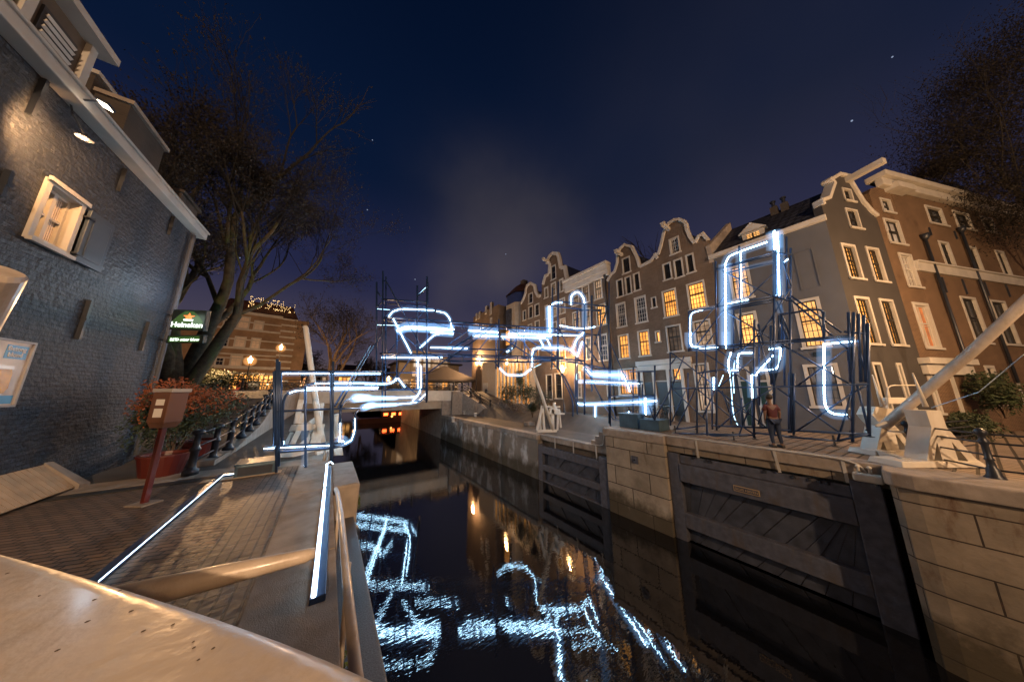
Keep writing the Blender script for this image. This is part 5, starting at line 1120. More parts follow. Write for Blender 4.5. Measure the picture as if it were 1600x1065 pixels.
for i in range(K):
    for j in range(n_s): a_ = i*n_s+j; c_ = i*n_s+(j+1) % n_s; b.f.append((a_, c_, c_+n_s, a_+n_s))
b.f.append(tuple(range(n_s))); b.f.append(tuple(K*n_s+j for j in range(n_s)))
b.build('beam_body', 'beam_paint', t, smooth=True)
b = B(); random.seed(12)
for (x, y) in ((135,893),(148,936),(187,922),(205,954),(302,1002),(333,1012),(303,1011),(137,970),(205,954),(224,985),(90,1015),(12,895),(62,930),(270,975),(310,1030)):
    c_ = Z(x, y, 1.4205); 
    b.lathe(c_, [(.0025+random.random()*.003, 0), (.002, .001)], 6)
b.build('paint_chip', 'plaster_brown', t)
hp = thing('handle_pole', 'smaller pale round pole lying over the paving behind the big foreground beam', 'pole', Z(350, 900, 0))
b = B(); b.tube([Z(150, 945, 1.0), Z(350, 898, 1.0), Z(480, 867, 1.0), Z(492, 863, 1.0)], [.062, .052, .036, .028], 16); b.build('pole', 'beam_paint', hp, smooth=True)
b = B(); b.bar(Z(175, 940, .98), Z(175, 940, .98)+Vector((0, 0, -.98)), .07, .07, (1, 0, 0)); b.build('stand', 'beam_paint', hp)
hr = thing('handrail', 'pale pipe handrail bent down at its far end along the left quay edge', 'handrail', (.33, 4, -.6))
pts = [(.335, 6.75, -.02), (.335, 6.6, .10), (.33, 5.6, .28), (.315, 4.4, .42), (.30, 3.2, .46), (.30, 1.0, .46)]
b = B(); b.tube(smooth_path(pts, 4), .034, 12); b.build('rail', 'beam_paint', hr, smooth=True)
for v in (5.15, 3.1): b = B(); b.tube([(.36, v, -.6), (.33, v, lerp_tab(v, [(3.2,.44),(4.4,.40),(5.6,.26)]))], .022, 8); b.build('post', 'beam_paint', hr, smooth=True)

# balance beam trestle on the left bank (behind the neon frame)
t = thing('lock_winch', 'white timber lock trestle with raised round pole on the left bank behind the neon frame', 'lock gear', (-.5, 12, 0))
f3 = lambda x, y, v: VP(410+x/7.606, 600+y/7.606, v)
b = B(); b.tube([f3(710, 690, 11.0), f3(660, 400, 11.2), f3(610, 50, 11.4), VP(478, 513, 11.6), VP(476, 509, 11.6)], [.10, .095, .09, .08, .07], 12); b.build('raised_pole', 'white_paint', t, smooth=True)
for (p, q, w_) in (((270,730),(350,580),.10), ((350,720),(430,560),.14), ((430,740),(600,600),.10), ((540,690),(570,560),.06), ((600,700),(640,520),.14), ((640,730),(700,480),.2), ((180,840),(640,820),.16), ((640,830),(840,800),.14), ((840,800),(945,800),.26)):
    b = B(); b.bar(f3(p[0], p[1], 10.6), f3(q[0], q[1], 11.4), w_, .06, (0, -1, .3)); b.build('plank', 'white_paint', t, bevel=.008)
b = B(); b.hexa([f3(310, 560, 11.8), f3(700, 540, 11.8), f3(700, 540, 12.1), f3(310, 560, 12.1), f3(345, 480, 11.8), f3(720, 470, 11.8), f3(720, 470, 12.1), f3(345, 480, 12.1)]); b.build('cross_beam', 'white_paint', t, bevel=.02)
for (p, q) in (((400,470),(460,190)), ((450,480),(490,350)), ((680,480),(700,230)), ((560,470),(630,420))):
    b = B(); b.bar(f3(p[0], p[1], 12.2), f3(q[0], q[1], 12.6), .16, .1, (0, -1, .2)); b.build('upright', 'white_paint', t, bevel=.01)
b = B(); b.bar(f3(890, 640, 12), f3(880, 350, 12), .3, .2, (0, -1, 0)); b.build('gate_head', 'white_paint', t, bevel=.04)
b = B(); b.tube([Vector((.12, 9.75, 0)), Vector((.12, 9.75, .32))], .04, 8); b.tube([Vector((.26, 9.8, 0)), Vector((.26, 9.8, .38))], .035, 8); b.build('bollard_pin', 'trim_paint', t, smooth=True)

# small white winch on the right low quay
t = thing('lock_winch', 'small white lock winch with slanted pole on the far right quay edge', 'lock gear', (13.2, 14.6, -1.05))
g3 = lambda x, y, v=14.7: VP(700+x/7.605, 560+y/7.605, v)
for (p, q, w_, dv) in (((1060,850),(1120,560),.16,0), ((1145,860),(1120,560),.16,0), ((1240,850),(1240,600),.3,0), ((1300,850),(1310,600),.12,.6), ((1340,820),(1320,600),.12,.6), ((1060,860),(1290,855),.18,0), ((1120,570),(1330,575),.12,.2), ((1100,850),(1110,600),.14,.5), ((1258,620),(1262,520),.2,0), ((1200,655),(1380,655),.12,.3)):
    b = B(); b.bar(g3(*p, 14.7+dv), g3(*q, 14.7+dv), w_, .12, (0, -1, 0)); b.build('frame_timber', 'white_paint', t, bevel=.01)
b = B(); b.prism([(0, 0), (1.1, 0), (1.05, .25), (.8, .45), (.4, .5), (.1, .35)], 'y', -.06, .06); b.v = [g3(1195, 660)+v for v in b.v]; b.build('quadrant', 'white_paint', t)
b = B(); b.tube([g3(1245, 850), g3(1130, 480), VP(831, 573, 14.4)], [.13, .12, .10], 10); b.build('raised_pole', 'white_paint', t, smooth=True)

# big white trestle with raised pole in the right foreground
t = thing('lock_winch', 'large white A-frame lock trestle with long raised pole in the right foreground', 'lock gear', (12.9, -.2, 0))
h4_ = lambda x, y: (1380+x/5.327, 560+y/5.327)
_hn = Vector((math.sin(YAW), math.cos(YAW), 0))
def TP(x, y, s): return PL(x, y, _hn*s+Vector((0, 0, CAM_H)), _hn)
def cheek(vv, out, holes, th, name='trestle'):
    P_ = [TP(*h4_(*q), vv) for q in out]; Hs = [[TP(*h4_(*q), vv) for q in h_] for h_ in holes]
    loops = [[Vector((p.dot(_r), p.z, 0)) for p in l_] for l_ in [P_]+Hs]; tri = geometry.tessellate_polygon(loops); fl_ = [p for l_ in [P_]+Hs for p in l_]
    k = len(fl_); b = B(); b.v = [p.copy() for p in fl_]+[p+_hn*th for p in fl_]; b.f = [tuple(q) for q in tri]+[tuple(i+k for i in reversed(q)) for q in tri]; o = 0
    for l_ in [P_]+Hs:
        m_ = len(l_)
        for i in range(m_): b.f.append((o+i, o+(i+1) % m_, o+(i+1) % m_+k, o+i+k))
        o += m_
    return b.build(name, 'white_paint', t)
cheek(7.35, [(360,890),(402,572),(355,432),(480,432),(530,572),(770,830),(865,890)], [[(425,868),(446,690),(500,862)], [(570,690),(712,852),(632,858)]], .42)
cheek(8.6, [(-60,790),(-10,560),(-90,470),(-60,400),(75,420),(60,520),(130,590),(260,770),(290,830)], [[(100,620),(220,775),(140,780)], [(0,690),(40,780),(-30,780)]], .4)
b = B()
for vv, x0, x1, yb in ((7.25, 165, 870, 905), (8.5, -60, 262, 812)):
    p_, q_ = TP(*h4_(x0, yb), vv), TP(*h4_(x1, yb), vv); p_.z = q_.z = .02; up_ = Vector((0, 0, .15)); e_ = _r*.06
    b.hexa([p_, q_, q_+_hn*.7, p_+_hn*.7, p_+up_+e_+_hn*.03, q_+up_-e_+_hn*.03, q_+up_-e_+_hn*.66, p_+up_+e_+_hn*.66])
b.build('sole_plate', 'white_paint', t, bevel=.02)
a_, c_ = TP(*h4_(-30, 800), 8.6), TP(*h4_(200, 880), 7.5); a_.z = c_.z = .12; b = B(); b.bar(a_, c_, .14, .16); b.build('sole_plate', 'white_paint', t)
b = B(); b.tube([TP(*h4_(30, 600), 8.6), TP(*h4_(330, 625), 7.7)], .03, 8); b.tube([TP(*h4_(-60, 560), 8.2), TP(*h4_(20, 530), 8.2)], .04, 8); b.build('axle', 'white_paint', t, smooth=True)
q_ = TP(*h4_(490, 650), 7.34); b = B(); b.tube([q_, q_-_hn*.09], .045, 10); b.build('axle_cap', 'white_paint', t, smooth=True)
b = B(); P0, P1, P2 = DP(1378, 668, 8.1), DP(1520, 548, 7.0), DP(1690, 390, 5.6); b.tube([P0, P0+(P1-P0)*.05, P1, P2], [.115, .125, .115, .105], 20); b.build('raised_pole', 'beam_paint', t, smooth=True)
for q in ((TP(*h4_(355, 400), 7.5), TP(*h4_(245, 120), 7.5)), (TP(1379, 635, 8.7), TP(1363, 585, 8.7))): b = B(); b.tube(q, [.05, .012], 8); b.build('horn', 'white_paint', t, smooth=True)
for q in ([TP(*h4_(305, 700), 8.2), TP(*h4_(248, 548), 8.2), TP(*h4_(120, 555), 8.2)], [TP(*h4_(40, 400), 9.2), TP(*h4_(30, 222), 9.2), TP(*h4_(280, 222), 9.2)]): b = B(); b.tube(smooth_path(q, 3), .02, 6); b.build('hoop', 'white_paint', t, smooth=True)
p_, q_ = TP(*h4_(10, 350), 9.3), TP(*h4_(180, 350), 9.3); b = B(); b.bar(p_, q_, .1, .22, (0, 0, 1)); b.bar(p_, p_+Vector((0, 0, -.5)), .1, .1, (0, 1, 0)); b.build('back_board', 'white_paint', t, bevel=.03)
b = B(); b.tube([DP(1455, 637, 8.0), DP(1530, 612, 7.4), DP(1610, 545, 6.4)], .012, 5); b.build('cable', 'steel_light', t)
tl = thing('mooring_block', 'pale cap with two pins on top of the big lock gate post', 'gate fitting', UP(1350, 738, UR-.05)); 
c_ = UP(1351, 738, UR-.02); b = B(); b.box(c_.x-.25, c_.x+.22, c_.y-.30, c_.y+.22, c_.z-.22, c_.z); b.build('cap', 'white_paint', tl, bevel=.07, seg=3)
b = B(); b.lathe((c_.x-.05, c_.y-.1, c_.z), [(.035, 0), (.03, .12), (.05, .16), (.02, .2)], 8); b.lathe((c_.x-.05, c_.y+.1, c_.z), [(.035, 0), (.03, .12), (.05, .16), (.02, .2)], 8); b.build('pin', 'white_paint', tl, smooth=True)
# ornate black railing, right foreground
def ornate(b, p, h=1.12):
    b.lathe(p, [(.15, 0), (.14, .03), (.10, .10), (.09, .22), (.065, .26), (.055, .40), (.075, .43), (.055, .46), (.05, .74), (.07, .78), (.08, .84), (.055, .88), (.05, .95), (.085, .99), (.095, 1.05), (.07, 1.10), (.02, 1.14)], 14)
rl = thing('railing', 'ornate cast iron railing with four bars in the right foreground', 'railing', (13, -1.3, 0))
for p in (Z(1556, 748), Z(1556, 748)+Vector((1.45, .95, 0)), Z(1556, 748)+Vector((-.2, -2.2, 0))): b = B(); ornate(b, p); b.build('post', 'black_iron', rl, smooth=True)
pa, pb, pc = Z(1556, 748)+Vector((1.45, .95, 0)), Z(1556, 748), Z(1556, 748)+Vector((-.2, -2.2, 0))
for hh_ in (1.0, .8, .52, .2): b = B(); b.tube([pa+Vector((0, 0, hh_)), pb+Vector((0, 0, hh_)), pc+Vector((0, 0, hh_))], .022, 8); b.tube([pa+Vector((0, 0, hh_)), pa+Vector((4, -1.3, hh_))], .02, 8); b.build('rail', 'black_iron', rl, smooth=True)

# left terrace railing
lp = [(300,725),(333,710),(357,697),(376,687),(388,679),(399,668),(409,655),(417,644),(425,631)]
def on_terrace(px, py):
    u = -2.52; v_ = 12
    for _ in range(60):
        z_ = hL(v_)+.02; q = Z(px, py, min(z_, 1.95)); v_ = v_*.7+ (UP(px, py, u).y)*.3
        if v_ > 40 or v_ < 5: break
    return Vector((u, UP(px, py, u).y, hL(UP(px, py, u).y)+.02))
rp = [on_terrace(*q) for q in lp]; rp = [p for p in rp if 5 < p.y < 34]
print('terrace rail', [(round(p.y, 1), round(p.z, 2)) for p in rp])
railing('black iron railing with pale bars climbing beside the left ramp', rp, 1.05, .075, bars=3, rr=.024)

# ------------------------------------------------------------------ street lamps
def lamp(label, p, h, power=160, group='street lamps', glow=True, r=.05, lr=.1, col=SOD):
    t = thing('street_lamp', label, 'street lamp', p, group=group)
    b = B(); b.lathe((0, 0, 0), [(.16, 0), (.15, .35), (.10, .42), (.09, .9), (r*1.3, 1.0), (r, 1.4), (r*.8, h-.75), (r*1.3, h-.7), (r*.7, h-.62)], 10); b.build('post', 'black_iron', t, local=True, smooth=True)
    b = B(); b.lathe((0, 0, h-.6), [(.10, 0), (.20, .42), (.20, .43)], 6); nf = len(b.f); b.lathe((0, 0, h-.4), [(.55*math.sin(math.pi*q_/10)+.002, -.55*math.cos(math.pi*q_/10)) for q_ in range(11)], 16)  # outer sphere is a painted bloom halo around the lantern
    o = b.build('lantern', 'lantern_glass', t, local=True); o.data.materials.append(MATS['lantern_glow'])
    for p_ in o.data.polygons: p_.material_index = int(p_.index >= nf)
    b = B(); b.lathe((0, 0, h-.165), [(.25, 0), (.22, .05), (.08, .18), (.03, .26)], 6); b.build('lamp_cap', 'black_iron', t, local=True)
    if power: point((p[0], p[1], p[2]+h+.18), col, power, lr)
    return t
def lamp_at(label, px, pyl, D, zb, power):
    q = DP(px, pyl, D); return lamp(label, (q.x, q.y, zb), q.z-zb+.35, power)
lamp_at('bright orange street lamp in front of the striped brick building', 391, 563, 27, 2.0, 6000)
lamp_at('slim street lamp beyond the neon frame at the left bridge end', 439, 543, 34, 2.0, 1800)
lamp_at('orange street lamp beside the cafe parasol on the bridge', 745, 567, 42, 2.0, 5000)
lamp_at('small orange street lamp left of the steel truss over the shop columns', 792, 566, 31, 0.6, 420)
lamp_at('low lantern glowing over the bicycles in the middle of the bridge', 607, 592, 40, 2.0, 2000)
for (x_, y_, D_, l_) in ((470, 599, 90, 'faint distant street lamp low at the far left of the canal'), (497, 601, 110, 'second faint distant lamp between the bare trees'), (540, 598, 95, 'distant lamp just right of the bare round tree'), (655, 602, 80, 'distant lamp seen above the bridge bicycles')):
    lamp_at(l_, x_, y_, D_, 2.0, 600 if D_ < 96 else 0)
lamp_at('tiny distant street lamp behind the bare tree', 615, 600, 60, 2.0, 150)
# further lamps
lamp('assumed street lamp on the right quay behind the viewpoint', (15.5, -9.0, 0), 6.5, 2200, lr=.15)  # assumed unseen lamp, added to light the right walls and trestle
lamp('tall mast lamp added behind the viewpoint to light the facades', (-2.0, -22.0, 0), 12.0, 33000, lr=.3, col=(1.0, .64, .37))  # added floodlight mast, spreads even light over the house fronts
lamp('assumed street lamp out of view at the side street corner', (18.2, -4.6, 0), 5.6, 2300, lr=.15)  # assumed unseen lamp, added to brighten the quay and side-street fronts
lamp('lamp added behind the viewpoint to lighten the left paving', (-2.2, -3.8, 0), 5.6, 480, lr=.15)  # added fill lamp, lifts the dark left paving
lamp('lamp added by the low quay steps to light the gabled houses', (18.3, 17.5, -.2), 4.6, 1500, lr=.12)  # added source, brightens the canal fronts

# ------------------------------------------------------------------ cafe, parasol, boat, bikes
cf = thing('cafe_building', 'low pale cafe with small lit windows behind the bridge railing', 'building', (12, 60, 2), 0)
b = B(); b.box(12, 26, 60, 70, 2, 8.2); b.box(14.5, 23.5, 59.6, 59.99, 6.6, 11.0); b.build('wall', 'plaster_cream', cf)
b = B(); b.box(11.5, 26.5, 59.0, 70.5, 8.21, 8.6); b.build('roof', 'plaster_dark', cf)
for i in range(7): b = B(); b.box(13+i*1.8, 14.2+i*1.8, 59.94, 59.99, 2.6, 4.6); b.build('window', 'lit_gold' if i % 2 else 'lit_pale', cf)
for i in range(4): b = B(); b.box(15.0+i*2.1, 16.6+i*2.1, 59.5, 59.59, 7.4, 9.6); b.build('window', 'lit_white' if i < 2 else 'lit_pale', cf)
for i in range(4): b = B(); b.box(14.9+i*2.1, 16.0+i*2.1, 59.53, 59.58, 5.4, 6.3) if False else b.box(14.9+i*2.6, 16.0+i*2.6, 59.92, 59.98, 5.3, 6.4); b.build('window', 'lit_pale', cf)
ps = thing('parasol', 'large dark square parasol on the cafe terrace behind the bridge', 'parasol', tuple(Z(692, 612, 2.1)*0+DP(692, 612, 44)))
c_ = DP(695, 594, 43); c_.z = c_.z; hw = 4.4; b = B(); top = DP(694, 571, 43)
b.add([c_+Vector((-hw, -hw*.4, 0)), c_+Vector((hw, -hw*.8, 0)), c_+Vector((hw, hw*.6, 0)), c_+Vector((-hw, hw*.9, 0)), top]+[c_+Vector((-hw, -hw*.4, -.25)), c_+Vector((hw, -hw*.8, -.25)), c_+Vector((hw, hw*.6, -.25)), c_+Vector((-hw, hw*.9, -.25))], [(0,1,4), (1,2,4), (2,3,4), (3,0,4), (5,6,1,0), (6,7,2,1), (7,8,3,2), (8,5,0,3), (8,7,6,5)]); b.build('canopy', 'parasol_cloth', ps)
b = B(); b.tube([(c_.x, c_.y, 2.0), (c_.x, c_.y, top.z-.1)], .08, 8); b.build('pole', 'trim_paint', ps, smooth=True)
bt = thing('canal_boat', 'small canal boat with red and amber lights under the bridge', 'boat', (9.0, 62, WZ))
P_ = DP(600, 652, 60); 
b = B(); hull = [(-5.5, 0), (-5, -1.1), (4.5, -1.2), (5.8, 0), (4.5, 1.2), (-5, 1.1)]; bx_, by_ = 9.6, 58
b.add([(bx_+x*.9, by_+y, WZ-.1) for x, y in hull]+[(bx_+x, by_+y*1.15, WZ+.9) for x, y in hull], [tuple(range(5, -1, -1)), tuple(range(6, 12))]+[(i, (i+1) % 6, (i+1) % 6+6, i+6) for i in range(6)]); b.build('hull', 'boat_hull', bt)
b = B(); b.box(bx_-.5, bx_+4.2, by_-.9, by_+.9, WZ+.91, WZ+2.2); b.build('cabin', 'boat_hull', bt, bevel=.05)
b = B()
for i in range(3): b.box(bx_-.2+i*1.4, bx_+.55+i*1.4, by_-.95, by_-.905, WZ+1.3, WZ+1.8)
b.build('red_light', 'boat_red', bt)
b = B(); b.lathe((bx_-5, by_-.6, WZ+1.0), [(.1, 0), (.22, .2), (.1, .4)], 8); b.lathe((bx_+1.3, by_-1.0, WZ+.95), [(.1, 0), (.2, .2), (.1, .3)], 8); b.build('amber_light', 'boat_amber', bt)

def make_bike(name='bicycle'):
    t = thing(name, 'dark bicycle parked against the railing on the white bridge', 'bicycle', (0, 0, 0), 0, 'bicycles parked along the bridge railing')
    for x in (-.52, .52):
        b = B(); pts = [Vector((x+.33*math.cos(a_), 0, .34+.33*math.sin(a_))) for a_ in [2*math.pi*i/14 for i in range(15)]]; b.tube(pts, .04, 4, cap=False)
        for i in range(4): a_ = math.pi*i/4; b.tube([(x-.3*math.cos(a_), 0, .34-.3*math.sin(a_)), (x+.3*math.cos(a_), 0, .34+.3*math.sin(a_))], .010, 3)
        b.build('wheel', 'bike_black', t, local=True)
    b = B()
    for p, q in (((-.52,0,.34),(-.2,0,.30)), ((-.2,0,.30),(-.3,0,.85)), ((-.52,0,.34),(-.27,0,.75)), ((-.2,0,.30),(.36,0,.80)), ((-.28,0,.75),(.34,0,.88)), ((.52,0,.34),(.33,0,1.0))): b.tube([p, q], .035, 5)
    b.build('frame', 'bike_black', t, local=True)
    b = B(); b.tube([(.2, -.28, 1.02), (.33, -.1, 1.05), (.33, .1, 1.05), (.2, .28, 1.02)], .017, 5); b.build('handlebar', 'steel_light', t, local=True)
    b = B(); b.prism([(-.45, .86), (-.16, .88), (-.3, .93), (-.44, .92)], 'y', -.07, .07); b.build('saddle', 'bike_black', t, local=True); return t
bike0 = make_bike(); random.seed(21)
sp = []
for i in range(34): sp.append((-4.6+i*.6+random.uniform(-.1, .1), 35.35+random.uniform(-.2, .2), 2.0, rad(random.choice([20, 35, 150, 60])+random.uniform(-12, 12)), 'b'))
for i in range(5): sp.append((18.4, 8.2+i*.75+random.uniform(-.1, .1), 0, rad(random.uniform(-20, 20)), 'q'))
for i in range(6): sp.append((17.6+random.uniform(-.2, .2), 22+i*.9, hR(17.6, 22+i*.9), rad(random.uniform(-30, 30)), 'p'))
for i, (x, y, z_, rz_, kk) in enumerate(sp):
    o = bike0 if i == 0 else copy_tree(bike0)
    o.location = (x, y, z_); o.rotation_euler = (rad(random.uniform(-6, 6)), 0, rz_)
    if kk == 'q': o['label'] = 'dark bicycle standing on the upper right quay near the house doors'; o['group'] = 'bicycles near the house doors'
    if kk == 'p': o['label'] = 'dark bicycle standing below the far houses beside the hedge'; o['group'] = 'bicycles beside the hedge'
# lit pieces of street furniture far left
q = DP(379, 604, 30); tag(B().box(q.x-.5, q.x+.4, q.y-.2, q.y+.2, 2.0, q.z+.6).build('notice_board', 'post_red'), 'red notice board on the street corner beneath the orange lamp', 'board')
q = DP(393, 613, 28); t = thing('litter_bin', 'grey-blue ribbed litter bin right of the red notice board', 'bin', (q.x, q.y, 2.0)); b = B(); b.lathe((q.x, q.y, 2.0), [(.36, 0), (.4, .05), (.42, 1.0)], 14); b.build('bin_body', 'bin_blue', t, smooth=True); b = B(); b.lathe((q.x, q.y, 3.0), [(.45, 0), (.43, .08), (.1, .16)], 14); b.build('lid', 'black_iron', t, smooth=True)

# ------------------------------------------------------------------ person standing at the quay edge, seen from behind
def person(base, face):
    t = thing('person', 'person in a dark red t-shirt and blue jeans standing in front of the lattice tower', 'person', base, face)
    J = {'pel': (0, 0, .98), 'wai': (0, 0, 1.12), 'che': (0, .01, 1.34), 'nck': (0, 0, 1.52), 'nk2': (0, .02, 1.60), 'hd1': (0, .035, 1.68), 'hd2': (0, .03, 1.78), 'hd3': (0, .015, 1.86),
         'shL': (-.17, 0, 1.47), 'elL': (-.225, -.02, 1.20), 'wrL': (-.222, .05, .96), 'haL': (-.22, .07, .91), 'shR': (.17, 0, 1.47), 'elR': (.225, -.02, 1.20), 'wrR': (.222, .05, .96), 'haR': (.22, .07, .91),
         'hiL': (-.10, 0, .93), 'knL': (-.11, .03, .51), 'anL': (-.13, -.02, .10), 'toL': (-.15, .15, .04), 'hiR': (.10, 0, .93), 'knR': (.11, .02, .51), 'anR': (.12, -.02, .10), 'toR': (.14, .15, .04)}
    Rr = {'pel': (.15, .11), 'wai': (.135, .10), 'che': (.165, .115), 'nck': (.075, .07), 'nk2': (.055, .06), 'hd1': (.07, .085), 'hd2': (.078, .098), 'hd3': (.06, .07),
         'shL': (.07, .065), 'elL': (.045, .045), 'wrL': (.03, .025), 'haL': (.035, .02), 'shR': (.07, .065), 'elR': (.045, .045), 'wrR': (.03, .025), 'haR': (.035, .02),
         'hiL': (.095, .10), 'knL': (.062, .065), 'anL': (.04, .045), 'toL': (.042, .028), 'hiR': (.095, .10), 'knR': (.062, .065), 'anR': (.04, .045), 'toR': (.042, .028)}
    E_ = [('pel','wai'),('wai','che'),('che','nck'),('nck','nk2'),('nk2','hd1'),('hd1','hd2'),('hd2','hd3'),('che','shL'),('shL','elL'),('elL','wrL'),('wrL','haL'),('che','shR'),('shR','elR'),('elR','wrR'),('wrR','haR'),('pel','hiL'),('hiL','knL'),('knL','anL'),('anL','toL'),('pel','hiR'),('hiR','knR'),('knR','anR'),('anR','toR')]
    def skin(name, keys, mat, grow=1.0, J=J, Rr=Rr, root=None):
        me = bpy.data.meshes.new(name); ks = list(keys); ix = {k_: i for i, k_ in enumerate(ks)}
        me.from_pydata([J[k_] for k_ in ks], [(ix[a_], ix[c_]) for a_, c_ in E_ if a_ in ix and c_ in ix], []); o = bpy.data.objects.new(name, me); COL.objects.link(o)
        m_ = o.modifiers.new('s', 'SKIN'); sv = me.skin_vertices[0].data if me.skin_vertices else None
        if sv is None:
            me.skin_vertices
        for i, k_ in enumerate(ks): me.skin_vertices[0].data[i].radius = tuple(r*grow for r in Rr[k_])
        me.skin_vertices[0].data[ix[root or ks[0]]].use_root = True
        s2 = o.modifiers.new('d', 'SUBSURF'); s2.levels = 2; s2.render_levels = 2
        bpy.context.view_layer.update(); dg = bpy.context.evaluated_depsgraph_get(); m2_ = bpy.data.meshes.new_from_object(o.evaluated_get(dg)); bpy.data.objects.remove(o)
        m2_.name = name; m2_.materials.clear(); m2_.materials.append(MATS[mat]); r_ = bpy.data.objects.new(name, m2_); COL.objects.link(r_); r_.parent = t
        for p_ in m2_.polygons: p_.use_smooth = True
        return r_
    try:
        body = skin('body', J.keys(), 'skin')
        skin('shirt', ['pel','wai','che','nck','shL','elL','shR','elR'], 'shirt_red', 1.13, {**J, 'elL': (-.235, -.015, 1.27), 'elR': (.235, -.015, 1.27), 'pel': (0, 0, 1.0), 'nck': (0, 0, 1.49)}, {**Rr, 'elL': (.06, .06), 'elR': (.06, .06)})
        skin('trousers', ['pel','hiL','knL','anL','hiR','knR','anR'], 'jeans', 1.14, {**J, 'pel': (0, 0, .99), 'anL': (-.13, -.02, .13), 'anR': (.12, -.02, .13)})
    except Exception as ex:
        print('SKIN FAIL', ex)
    b = B(); b.lathe((0, -.005, 1.72), [(.085, 0), (.105, .06), (.10, .12), (.07, .18), (.02, .205)], 14); b.build('hair', 'hair', t, local=True, smooth=True)
    for s_ in (-1, 1):
        b = B(); b.box(s_*.125-.05, s_*.125+.05, -.09, .20, 0.0, .09); b.build('shoe', 'shoe', t, local=True, bevel=.025)
        for i, (dx_, l_) in enumerate(((-.03, .075), (-.01, .085), (.01, .08), (.028, .065))):
            hx_ = s_*.222; b = B(); b.tube([(hx_+dx_*.2, .07+dx_, .90), (hx_+dx_*.2, .075+dx_, .90-l_*.5), (hx_-s_*.01, .08+dx_, .90-l_)], [.009, .0085, .006], 6); b.build('finger', 'skin', t, local=True, smooth=True)
        b = B(); b.tube([(s_*.215, .08, .93), (s_*.205, .115, .90), (s_*.20, .12, .87)], [.011, .010, .007], 6); b.build('thumb', 'skin', t, local=True, smooth=True)
    b = B(); 
    b.tube([(0, .115, 1.745), (0, .135, 1.72), (0, .118, 1.71)], [.010, .014, .008], 6)
    for s_ in (-1, 1): b.tube([(s_*.088, .03, 1.70), (s_*.096, .03, 1.735), (s_*.09, .03, 1.76)], [.008, .012, .008], 6)
    b.build('face', 'skin', t, local=True)
    return t
pp = Z(1216, 699); person((pp.x, pp.y, 0), rad(-50))

# ------------------------------------------------------------------ plants
def leaves(name, mat, parent, n, fn, size, seed=1):
    random.seed(seed); b = B()
    for i in range(n):
        c_ = fn(); a_ = Vector((random.gauss(0,1), random.gauss(0,1), random.gauss(0,1))).normalized(); d_ = a_.orthogonal().normalized(); s_ = size*random.uniform(.5, 1.3)
        b.add([c_-a_*s_, c_+d_*s_*.5, c_+a_*s_, c_-d_*s_*.5], [(0,1,2,3)])
    return b.build(name, mat, parent)
def blob(c, r, sq=1.0, pw=.5):
    def fn():
        v = Vector((random.gauss(0,1), random.gauss(0,1), random.gauss(0,1))).normalized()*(random.random()**pw)
        k_ = 1+.25*math.sin(v.x*5+c[0])+.2*math.cos(v.y*7+v.z*4)
        return Vector(c)+Vector((v.x*r[0]*k_, v.y*r[1]*k_, v.z*r[2]*k_))
    return fn
def bush(label, c, r, mats, n, size, cat='bush', seed=1, name='bush', stem=True):
    zb = c[2]-r[2]; t = thing(name, label, cat, (c[0], c[1], max(zb-.2, 0)))
    for i, (m_, fr, dz) in enumerate(mats): leaves('foliage', m_, t, int(n*fr), blob((c[0], c[1], c[2]+dz), (r[0]*(.95-.03*i), r[1]*(.95-.03*i), r[2]*(1-.25*(i > 0)))), size, seed+i)
    b = B(); random.seed(seed)
    for i in range(5): b.tube([(c[0]+random.gauss(0,.06), c[1]+random.gauss(0,.06), zb-.35), (c[0]+random.gauss(0, r[0]*.3), c[1]+random.gauss(0, r[1]*.3), c[2])], [.03, .012], 5)
    b.build('stem', 'bark', t); return t
q = DP(270, 648, 6.9); bush('big orange-tipped bush in pots in front of the slate-blue wall', (q.x+.1, q.y+.1, q.z), (1.0, .95, .72), (('leaf_dark', .5, -.1), ('leaf_orange', .42, .36), ('leaf_olive', .12, .2), ('leaf_brown', .12, .15)), 7500, .040, seed=4)
q = DP(330, 640, 11.5); bush('olive green hedge bush behind the orange bush', (q.x, q.y, q.z+.25), (1.1, 1.1, .85), (('leaf_olive', .8, 0), ('leaf_brown', .2, .1)), 5000, .06, seed=9)
q = DP(372, 606, 26); bush('dark clipped hedge below the striped building', (q.x-1.5, q.y, 3.0), (3.2, 1.2, 1.2), (('leaf_dark', .7, 0), ('leaf_olive', .3, .1)), 3600, .12, seed=10)
for (px, py, D_, rb, hb, ml, lab) in ((240, 735, 7.6, .42, .5, 'pot_red', 'nearer dark red planter tub behind the red post'), (292, 705, 8.6, .45, .5, 'pot_red', 'farther dark red planter tub beside the black railing')):
    q = Z(px, py+12); t = thing('planter', lab, 'planter', (q.x, q.y+.3, 0)); 
    b = B(); b.lathe((0, 0, 0), [(rb*.78, 0), (rb, hb-.04), (rb*1.05, hb-.04), (rb*1.05, hb), (rb*.9, hb), (rb*.88, hb-.06), (.02, hb-.06)], 20); b.build('tub', ml, t, local=True, smooth=False)
t = thing('trellis', 'small dark plant trellis standing in the nearer planter tub', 'trellis', Z(232, 735)+Vector((0, .3, .5)))
b = B()
for dx_ in (-.12, .12): b.tube([(dx_, 0, 0), (dx_*.9, 0, .8)], .014, 5)
for k_ in range(4): b.tube([(-.12, 0, .15+k_*.19), (.12, 0, .15+k_*.19)], .011, 5)
b.build('frame', 'post_brown', t, local=True)
